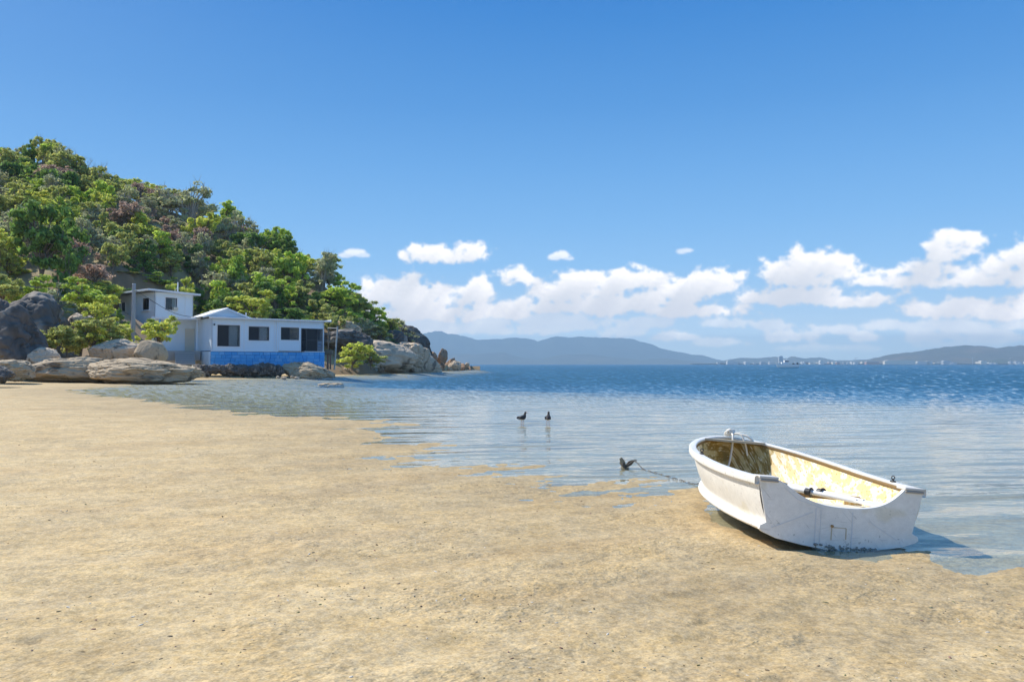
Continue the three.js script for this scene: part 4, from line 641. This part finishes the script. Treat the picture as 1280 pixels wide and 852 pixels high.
    fl(rm, 0.12, 0.15, 0.5); fl(im, 0.10, 1.0, 1.1); fl(im, 0.12, 0.3, -1.0); fl(im, 0.10, 2.2, -1.1); mesh('crown', new THREE.SphereGeometry(0.02, 12, 10), im, t);
    const bow = W(-0.02, ch(1) - 0.02, -L * 0.92), P = []; for (let k = 0; k <= 46; k++) { const u = k / 46, x = lerp(ax + 0.125, bow.x - 0.02, u), z = lerp(az + 0.02, bow.z - 0.05, u) + 0.03 * Math.sin(u * 9), y = u < 0.09 ? 0.07 - 0.72 * u : u < 0.68 ? 0.0 + 0.006 * Math.sin(k * 1.7) : lerp(0.006, bow.y, Math.pow((u - 0.68) / 0.32, 1.3)); P.push(V(x, y, z)); }
    const c = thing('anchor_chain', 'thin dark chain running from the anchor to the bow of the dinghy', 'chain'); const lk = [];
    for (let k = 0; k < P.length - 1; k++) { const d = P[k + 1].clone().sub(P[k]); lk.push(new THREE.TorusGeometry(0.009, 0.0026, 5, 10).scale(2.2, 1, 1).rotateX(k % 2 * Math.PI / 2).applyQuaternion(new THREE.Quaternion().setFromUnitVectors(V(1, 0, 0), d.normalize())).translate(P[k].x, P[k].y, P[k].z)); }
    const o = mesh('links', lk, im, c); o.userData.kind = 'stuff'; mesh('shackle', [new THREE.TorusGeometry(0.028, 0.008, 6, 14).translate(bow.x, bow.y, bow.z - 0.03)], im, c); }
}
// ------------------------------------------------------------------ two wading birds
{
  const bird = (px, D, turn, label, s) => {
    const [x, z] = at(px, D), t = thing('wading_bird', label, 'bird', [x, beachHeight(x, z), z], turn, 'wading birds in the shallows'); t.scale.setScalar(s);
    // rings along the body from the tail to the bill: [forward, height, radius across, radius up]
    const rings = [[-0.19, 0.175, 0.006, 0.004], [-0.14, 0.18, 0.030, 0.016], [-0.09, 0.185, 0.052, 0.040], [-0.03, 0.188, 0.066, 0.058], [0.03, 0.195, 0.066, 0.062], [0.075, 0.215, 0.052, 0.052], [0.10, 0.25, 0.034, 0.034], [0.108, 0.28, 0.026, 0.026], [0.118, 0.305, 0.027, 0.026], [0.14, 0.318, 0.022, 0.020], [0.158, 0.318, 0.008, 0.008]], n = 16, P = [], C = [], I = [];
    rings.forEach(([f, h, a, b], i) => { const p0 = rings[Math.max(0, i - 1)], p1 = rings[Math.min(rings.length - 1, i + 1)], dir = Math.atan2(p1[1] - p0[1], p1[0] - p0[0]); for (let k = 0; k < n; k++) { const q = k / n * 2 * Math.PI, up = Math.cos(q) * b; P.push(Math.sin(q) * a, h + up * Math.cos(dir), f - up * Math.sin(dir)); const belly = i > 1 && i < 5 && Math.cos(q) < -0.55; C.push(...(belly ? [0.7, 0.7, 0.68] : [0.016, 0.016, 0.018])); } });
    for (let i = 0; i < rings.length - 1; i++) for (let k = 0; k < n; k++) { const a = i * n + k, b = i * n + (k + 1) % n; I.push(a, b, a + n, b, b + n, a + n); }
    for (let k = 1; k < n - 1; k++) I.push(0, k + 1, k, (rings.length - 1) * n, (rings.length - 1) * n + k, (rings.length - 1) * n + k + 1);
    const g = new THREE.BufferGeometry().setAttribute('position', new THREE.Float32BufferAttribute(P, 3)).setAttribute('color', new THREE.Float32BufferAttribute(C, 3)).setIndex(I); g.computeVertexNormals();
    mesh('body', g, vmat(0.7), t); mesh('bill', bar(V(0, 0.316, 0.152), V(0, 0.298, 0.235), 0.007, 0.003), mat(0.62, 0.13, 0.04, 0.5), t);
    for (const k of [-1, 1]) { mesh('wing', new THREE.SphereGeometry(1, 14, 10).scale(0.014, 0.040, 0.11).rotateX(0.06).translate(k * 0.058, 0.192, -0.05), mat(0.02, 0.02, 0.022, 0.7), t); mesh('leg', [bar(V(k * 0.024, 0.14, 0), V(k * 0.028, 0.07, -0.012), 0.0065), bar(V(k * 0.028, 0.07, -0.012), V(k * 0.028, 0.0, 0.0), 0.0055), bar(V(k * 0.028, 0.004, 0), V(k * 0.035, 0.002, 0.05), 0.004), bar(V(k * 0.028, 0.004, 0), V(k * 0.012, 0.002, 0.046), 0.004)], mat(0.50, 0.26, 0.20, 0.7), t); mesh('eye', new THREE.SphereGeometry(0.005, 8, 6).translate(k * 0.021, 0.322, 0.138), mat(0.6, 0.08, 0.03, 0.4), t); }
    return t;
  };
  bird(653, 16.6, 2.5, 'left one of the two black wading birds, turned a little sideways', 0.84);
  bird(685, 16.6, 3.0, 'right one of the two black wading birds, standing upright', 0.88);
}
// ------------------------------------------------------------------ wrack, shell grit and small stones on the sand
{
  const R = rng(404), g = new THREE.IcosahedronGeometry(1, 1), p = g.attributes.position; for (let i = 0; i < p.count; i++) { const k = 1 + 0.35 * N3(p.getX(i) * 2, p.getY(i) * 2, p.getZ(i) * 2); p.setXYZ(i, p.getX(i) * k, p.getY(i) * k, p.getZ(i) * k); } g.computeVertexNormals();
  const n = 2600, m = new THREE.InstancedMesh(g, mat(1, 1, 1, 0.9), n), M = new THREE.Matrix4(), q = new THREE.Quaternion(), e = new THREE.Euler(), c = new THREE.Color(); let k = 0;
  while (k < n) { const D = 2.6 + 26 * Math.pow(R(), 1.7), a = (R() - 0.5) * 1.4, x = Math.sin(a) * D, z = -Math.cos(a) * D; if (N3(x * 0.6, 3, z * 0.9) + 0.35 * N3(x * 2.5, 1, z * 2.5) < R() * 0.8 - 0.25) continue; const y = beachHeight(x, z); if (y < 0.004) continue;
    const s = (0.0016 + 0.0036 * Math.pow(R(), 3)) * (1 + D * 0.02), lng = 1 + R() * 2.2; M.compose(V(x, y + s * 0.15, z), q.setFromEuler(e.set((R() - 0.5) * 0.5, R() * 6.28, (R() - 0.5) * 0.5)), V(s * lng, s * 0.6, s)); m.setMatrixAt(k, M);
    const t = R(); if (t < 0.62) c.setRGB(0.14 + R() * 0.14, 0.11 + R() * 0.10, 0.07 + R() * 0.05); else if (t < 0.8) c.setRGB(0.32, 0.22, 0.12); else c.setRGB(0.66, 0.60, 0.50); m.setColorAt(k, c); k++; }
  m.name = numbered('beach_litter'); tag(m, 'scattered dark weed scraps and shell grit on the sand', 'litter'); m.userData.kind = 'stuff'; scene.add(shade(m));
}
// ------------------------------------------------------------------ far shore: ranges, port and boats
function range(name, label, D, depth, prof, color, seed, gully = 0.2) {
  const p0 = prof[0][0], p1 = prof[prof.length - 1][0], nc = 180, nr = 36, P = [], C = [], I = [];
  for (let i = 0; i <= nr; i++) for (let j = 0; j <= nc; j++) {
    const px = lerp(p0, p1, j / nc), t = i / nr, d = D + (t - 0.5) * depth, [x] = at(px, D), z = -d, top = Math.max(0, hgt(table(prof, px), D) - EYE) * (1 + 0.07 * fbm(px * 0.06, seed, 1, 4) * 1.8), s = 1 - Math.abs(t - 0.5) * 2, k = 0.001 * 12000 / D;
    const rid = 1 - Math.abs(fbm(x * k * 1.6 + seed, seed, z * k * 1.1, 4)) * 2.2, y = top * Math.pow(s, 0.85) * (1 - gully * (1 - s * s * s) * (1 - rid)) + top * 0.05 * fbm(x * k * 5, seed, z * k * 5, 3) * (s > 0.02 ? 1 : 0) - 2;
    P.push(x, y, z); const n = 1 + 0.5 * fbm(x * k * 3, seed + 2, z * k * 3, 4), v = sst(0, 0.5, fbm(x * k * 2 + 5, seed, z * k * 2, 4) * 1.7); C.push(...color.map((q, w) => lerp(q, q * [1.9, 1.45, 1.3][w], v) * n));
  }
  for (let i = 0; i < nr; i++) for (let j = 0; j < nc; j++) { const a = i * (nc + 1) + j, b = a + nc + 1; I.push(a, a + 1, b, a + 1, b + 1, b); }
  const g = new THREE.BufferGeometry().setAttribute('position', new THREE.Float32BufferAttribute(P, 3)).setAttribute('color', new THREE.Float32BufferAttribute(C, 3)).setIndex(I); g.computeVertexNormals();
  const o = mesh(name, g, vmat(1)); o.userData.kind = 'structure'; o.userData.label = label;
}
range('mountain_range', 'long blue mountain range across the bay', 11500, 2400, [[380, 445], [440, 432], [490, 425], [520, 419], [552, 413], [575, 419], [600, 425], [632, 422], [655, 422], [672, 425.5], [698, 419.5], [715, 421.5], [738, 420], [760, 422.5], [788, 422.5], [815, 430], [835, 437], [860, 442], [880, 444], [897, 449], [912, 455]], [0.034, 0.046, 0.030], 3, 0.3);
range('foothills', 'low dusky foothills before the blue range', 9000, 1200, [[420, 452], [520, 444], [560, 441.5], [600, 442], [630, 439.5], [650, 446], [670, 449], [700, 443], [735, 442], [770, 446], [800, 449], [830, 447], [870, 451], [900, 455]], [0.045, 0.052, 0.036], 8, 0.3);
range('far_hills', 'chain of small blue hills behind the port', 8200, 1000, [[880, 455], [905, 450], [925, 446.5], [950, 447], [970, 445], [985, 448], [990, 444.5], [1005, 447.5], [1025, 446], [1045, 450], [1080, 449], [1110, 448], [1140, 455]], [0.060, 0.066, 0.050], 12);
range('hills', 'broad brown and blue hill at the right edge across the bay', 5600, 1500, [[1075, 455], [1100, 448], [1118, 441], [1140, 440], [1160, 436], [1185, 432.5], [1205, 431], [1228, 431.5], [1246, 434.5], [1262, 432], [1290, 431], [1340, 430], [1420, 440], [1500, 455]], [0.070, 0.064, 0.044], 17, 0.5);
range('knoll', 'little dark wooded knoll in front of the right-hand hill', 4700, 300, [[1230, 455], [1240, 450], [1248, 447.5], [1256, 448], [1266, 455]], [0.045, 0.06, 0.035], 21);
{
  // low shore of the port
  const D = 4300, g = [], P = []; for (let p = 870; p <= 1420; p += 10) { const [x, z] = at(p, D); g.push(box(D * 11 / FOCAL, 5 + 4 * Math.abs(N2(p * 0.07, 2)), 60, x, 1, z)); }
  const o = mesh('far_shore', g, mat(0.10, 0.11, 0.08, 1)); o.userData.kind = 'structure'; o.userData.label = 'low far shore of the port';
  const W = mat(0.62, 0.62, 0.60, 0.7), Cc = mat(0.72, 0.66, 0.54, 0.7), G = mat(0.42, 0.44, 0.46, 0.7), B = mat(0.45, 0.25, 0.2, 0.8), M = [W, Cc, G, G, B];
  const shed = (px, w, top, m, label, group, cat = 'building', name = 'port_shed', D1 = 4230) => {
    const [x, z] = at(px, D1), ww = w / FOCAL * D1, h = hgt(top, D1), t = thing(name, label, cat, [x, 0, z], 0, group);
    mesh('walls', box(ww, h * 0.8, 25, 0, h * 0.4, 0), m, t);
    const s = new THREE.Shape([[-ww / 2 - 1, 0], [ww / 2 + 1, 0], [ww / 2 - ww * 0.12, h * 0.2], [-ww / 2 + ww * 0.12, h * 0.2]].map(([a, b]) => new THREE.Vector2(a, b))); mesh('roof', new THREE.ExtrudeGeometry(s, { depth: 26, bevelEnabled: false }).translate(0, h * 0.8, -13), m === B ? G : m, t); return t;
  };
  shed(1124, 38, 450.2, Cc, 'very long cream shed in the port across the bay'); shed(914, 11, 451, W, 'white warehouse farthest left in the port'); shed(934, 6, 452, W, 'small white shed second from the left in the port'); shed(1153, 15, 451.5, W, 'bright white terminal right of the long cream shed'); shed(1161, 6, 451.2, W, 'small white block beside the bright terminal'); shed(1090, 16, 451.5, B, 'reddish shed left of the long cream shed'); shed(1027, 5, 450.5, W, 'tall white shed between the motor boat and the reddish shed'); shed(1183, 10, 450.5, G, 'grey block left of the busy right end of the port');
  { const [x, z] = at(976.5, 4200), t = thing('silo_tower', 'grey tower block standing above the motor boat', 'tower', [x, 0, z]); const h = hgt(444.8, 4200); mesh('shaft', rbox(15, h, 14, 0, h / 2, 0, 1), mat(0.33, 0.38, 0.45, 0.8), t); mesh('lift_shaft', rbox(5, h * 0.95, 8, -10.5, h * 0.475, 0, 0.5), W, t); }
  const R = rng(55);
  const spots = []; for (let k = 0; k < 64; k++) { const px = 888 + R() * 400; if (Math.abs(px - 984) < 6 || (px > 1104 && px < 1144)) continue; spots.push(px); }
  spots.sort((a, b) => a - b); for (let k = 0; k < spots.length; k++) { const px = spots[k], right = px > 1195; shed(px, 2 + R() * 6, 453.6 - R() * (right ? 2.8 : 1.8), M[Math.floor(R() * 5)], `${nth(k + 1)} tiny port building from the left in the far line of sheds`, 'small port buildings across the bay', 'building', 'port_shed', 4235 + R() * 90); }
  for (const [p, w] of [[1191, 9], [1005, 5], [1060, 4], [1240, 7], [1275, 8]]) { const D1 = 4000, [x, z] = at(p, D1), l = w / FOCAL * D1, t = thing('moored_ship', { 1191: 'largest white ship moored before the port', 1005: 'small white ship moored just right of the motor boat', 1060: 'smallest white ship moored left of the reddish shed', 1240: 'white ship moored before the wooded knoll', 1275: 'white ship moored at the right photo edge' }[p], 'ship', [x, 0, z], 0, p === 1191 ? undefined : 'small white ships moored before the port'); const s = new THREE.Shape([[-l / 2, 4], [-l * 0.42, 0], [l * 0.45, 0], [l / 2, 4.4]].map(([a, b]) => new THREE.Vector2(a, b))); mesh('hull', new THREE.ExtrudeGeometry(s, { depth: 8, bevelEnabled: false }).translate(0, -0.4, -4), W, t); mesh('superstructure', [box(l * 0.5, 4, 6, 0, 6, 0), box(l * 0.2, 3, 5, l * 0.05, 9.5, 0)], W, t); mesh('mast', bar(V(0, 10, 0), V(0, 17, 0), 0.4), G, t); }
  for (const p of [962, 1070, 1216, 1263]) { const [x, z] = at(p, 4220), t = thing('port_crane', { 962: 'thin crane mast left of the grey tower block', 1070: 'thin crane mast left of the reddish shed', 1216: 'thin crane mast below the broad hill', 1263: 'thin crane mast right of the wooded knoll' }[p], 'crane', [x, 0, z], 0, 'crane masts in the port'); mesh('mast', bar(V(0, 0, 0), V(0, 36, 0), 1.4, 1), G, t); mesh('jib', bar(V(-8, 30, 0), V(14, 38, 0), 0.9, 0.6), G, t); }
}
// white motor boat at anchor
{
  const [x, z] = at(984, 311), t = thing('motor_boat', 'white motor boat with cabin and canopy anchored on the bay', 'boat', [x, 0, z], -0.12), wm = mat(0.82, 0.82, 0.80, 0.4), dk = mat(0.06, 0.07, 0.09, 0.4);
  const S = 24, P = [], I = [], Lb = 8.6; for (let i = 0; i <= S; i++) { const s = i / S, b = 1.35 * Math.pow(Math.max(0, 1 - Math.pow(1 - s, 2.2) * 1.0), 0.6) + 0.01, top = 1.15 + 0.55 * Math.pow(1 - s, 2), x0 = -Lb / 2 + s * Lb; for (const [w, h, f] of [[-1, top, 0], [-0.96, 0.5, 0.35], [-0.8, 0.0, 0.6], [0, -0.5, 0.8], [0.8, 0.0, 0.6], [0.96, 0.5, 0.35], [1, top, 0]]) P.push(x0 + f * (1 - s) * 0.9, h, w * b); }
  for (let i = 0; i < S; i++) for (let j = 0; j < 6; j++) { const a = i * 7 + j, b = a + 7; I.push(a, b, a + 1, a + 1, b, b + 1); } for (let i = 0; i < S; i++) { const a = i * 7, b = a + 7; I.push(a, a + 6, b, b, a + 6, b + 6); } for (let j = 1; j < 6; j++) I.push(S * 7, S * 7 + j, S * 7 + j + 1);
  const g = new THREE.BufferGeometry().setAttribute('position', new THREE.Float32BufferAttribute(P, 3)).setIndex(I); mesh('hull', g.toNonIndexed(), (() => { g.computeVertexNormals(); return wm; })(), t).geometry.computeVertexNormals();
  const cab = mesh('cabin', [rbox(2.6, 0.75, 1.9, -0.9, 1.6, 0, 0.15), rbox(1.7, 1.0, 1.7, -0.3, 2.3, 0, 0.12)], wm, t); for (const k of [-0.75, -0.2, 0.3]) mesh('window', box(0.42, 0.45, 1.74, k - 0.1, 2.38, 0), dk, cab);
  mesh('canopy', rbox(2.4, 0.1, 1.9, 1.9, 2.35, 0, 0.04), wm, t); for (const [a, b] of [[0.9, -0.85], [0.9, 0.85], [3.0, -0.85], [3.0, 0.85]]) mesh('post', bar(V(a, 1.2, b), V(a, 2.3, b), 0.04), wm, t);
  mesh('mast', bar(V(-0.3, 2.7, 0), V(-0.2, 4.6, 0), 0.05, 0.03), wm, t); mesh('bow_rail', [tube([V(-4.4, 2.3, 0), V(-3.6, 2.2, 0.6), V(-2.2, 2.0, 1.0)], 0.03, 12), tube([V(-4.4, 2.3, 0), V(-3.6, 2.2, -0.6), V(-2.2, 2.0, -1.0)], 0.03, 12)], wm, t); mesh('stern_gear', [rbox(0.5, 0.8, 1.2, 3.9, 1.4, 0), rbox(0.6, 0.5, 0.8, 2.4, 1.4, 0)], dk, t);
}
renderer.render(scene, camera);
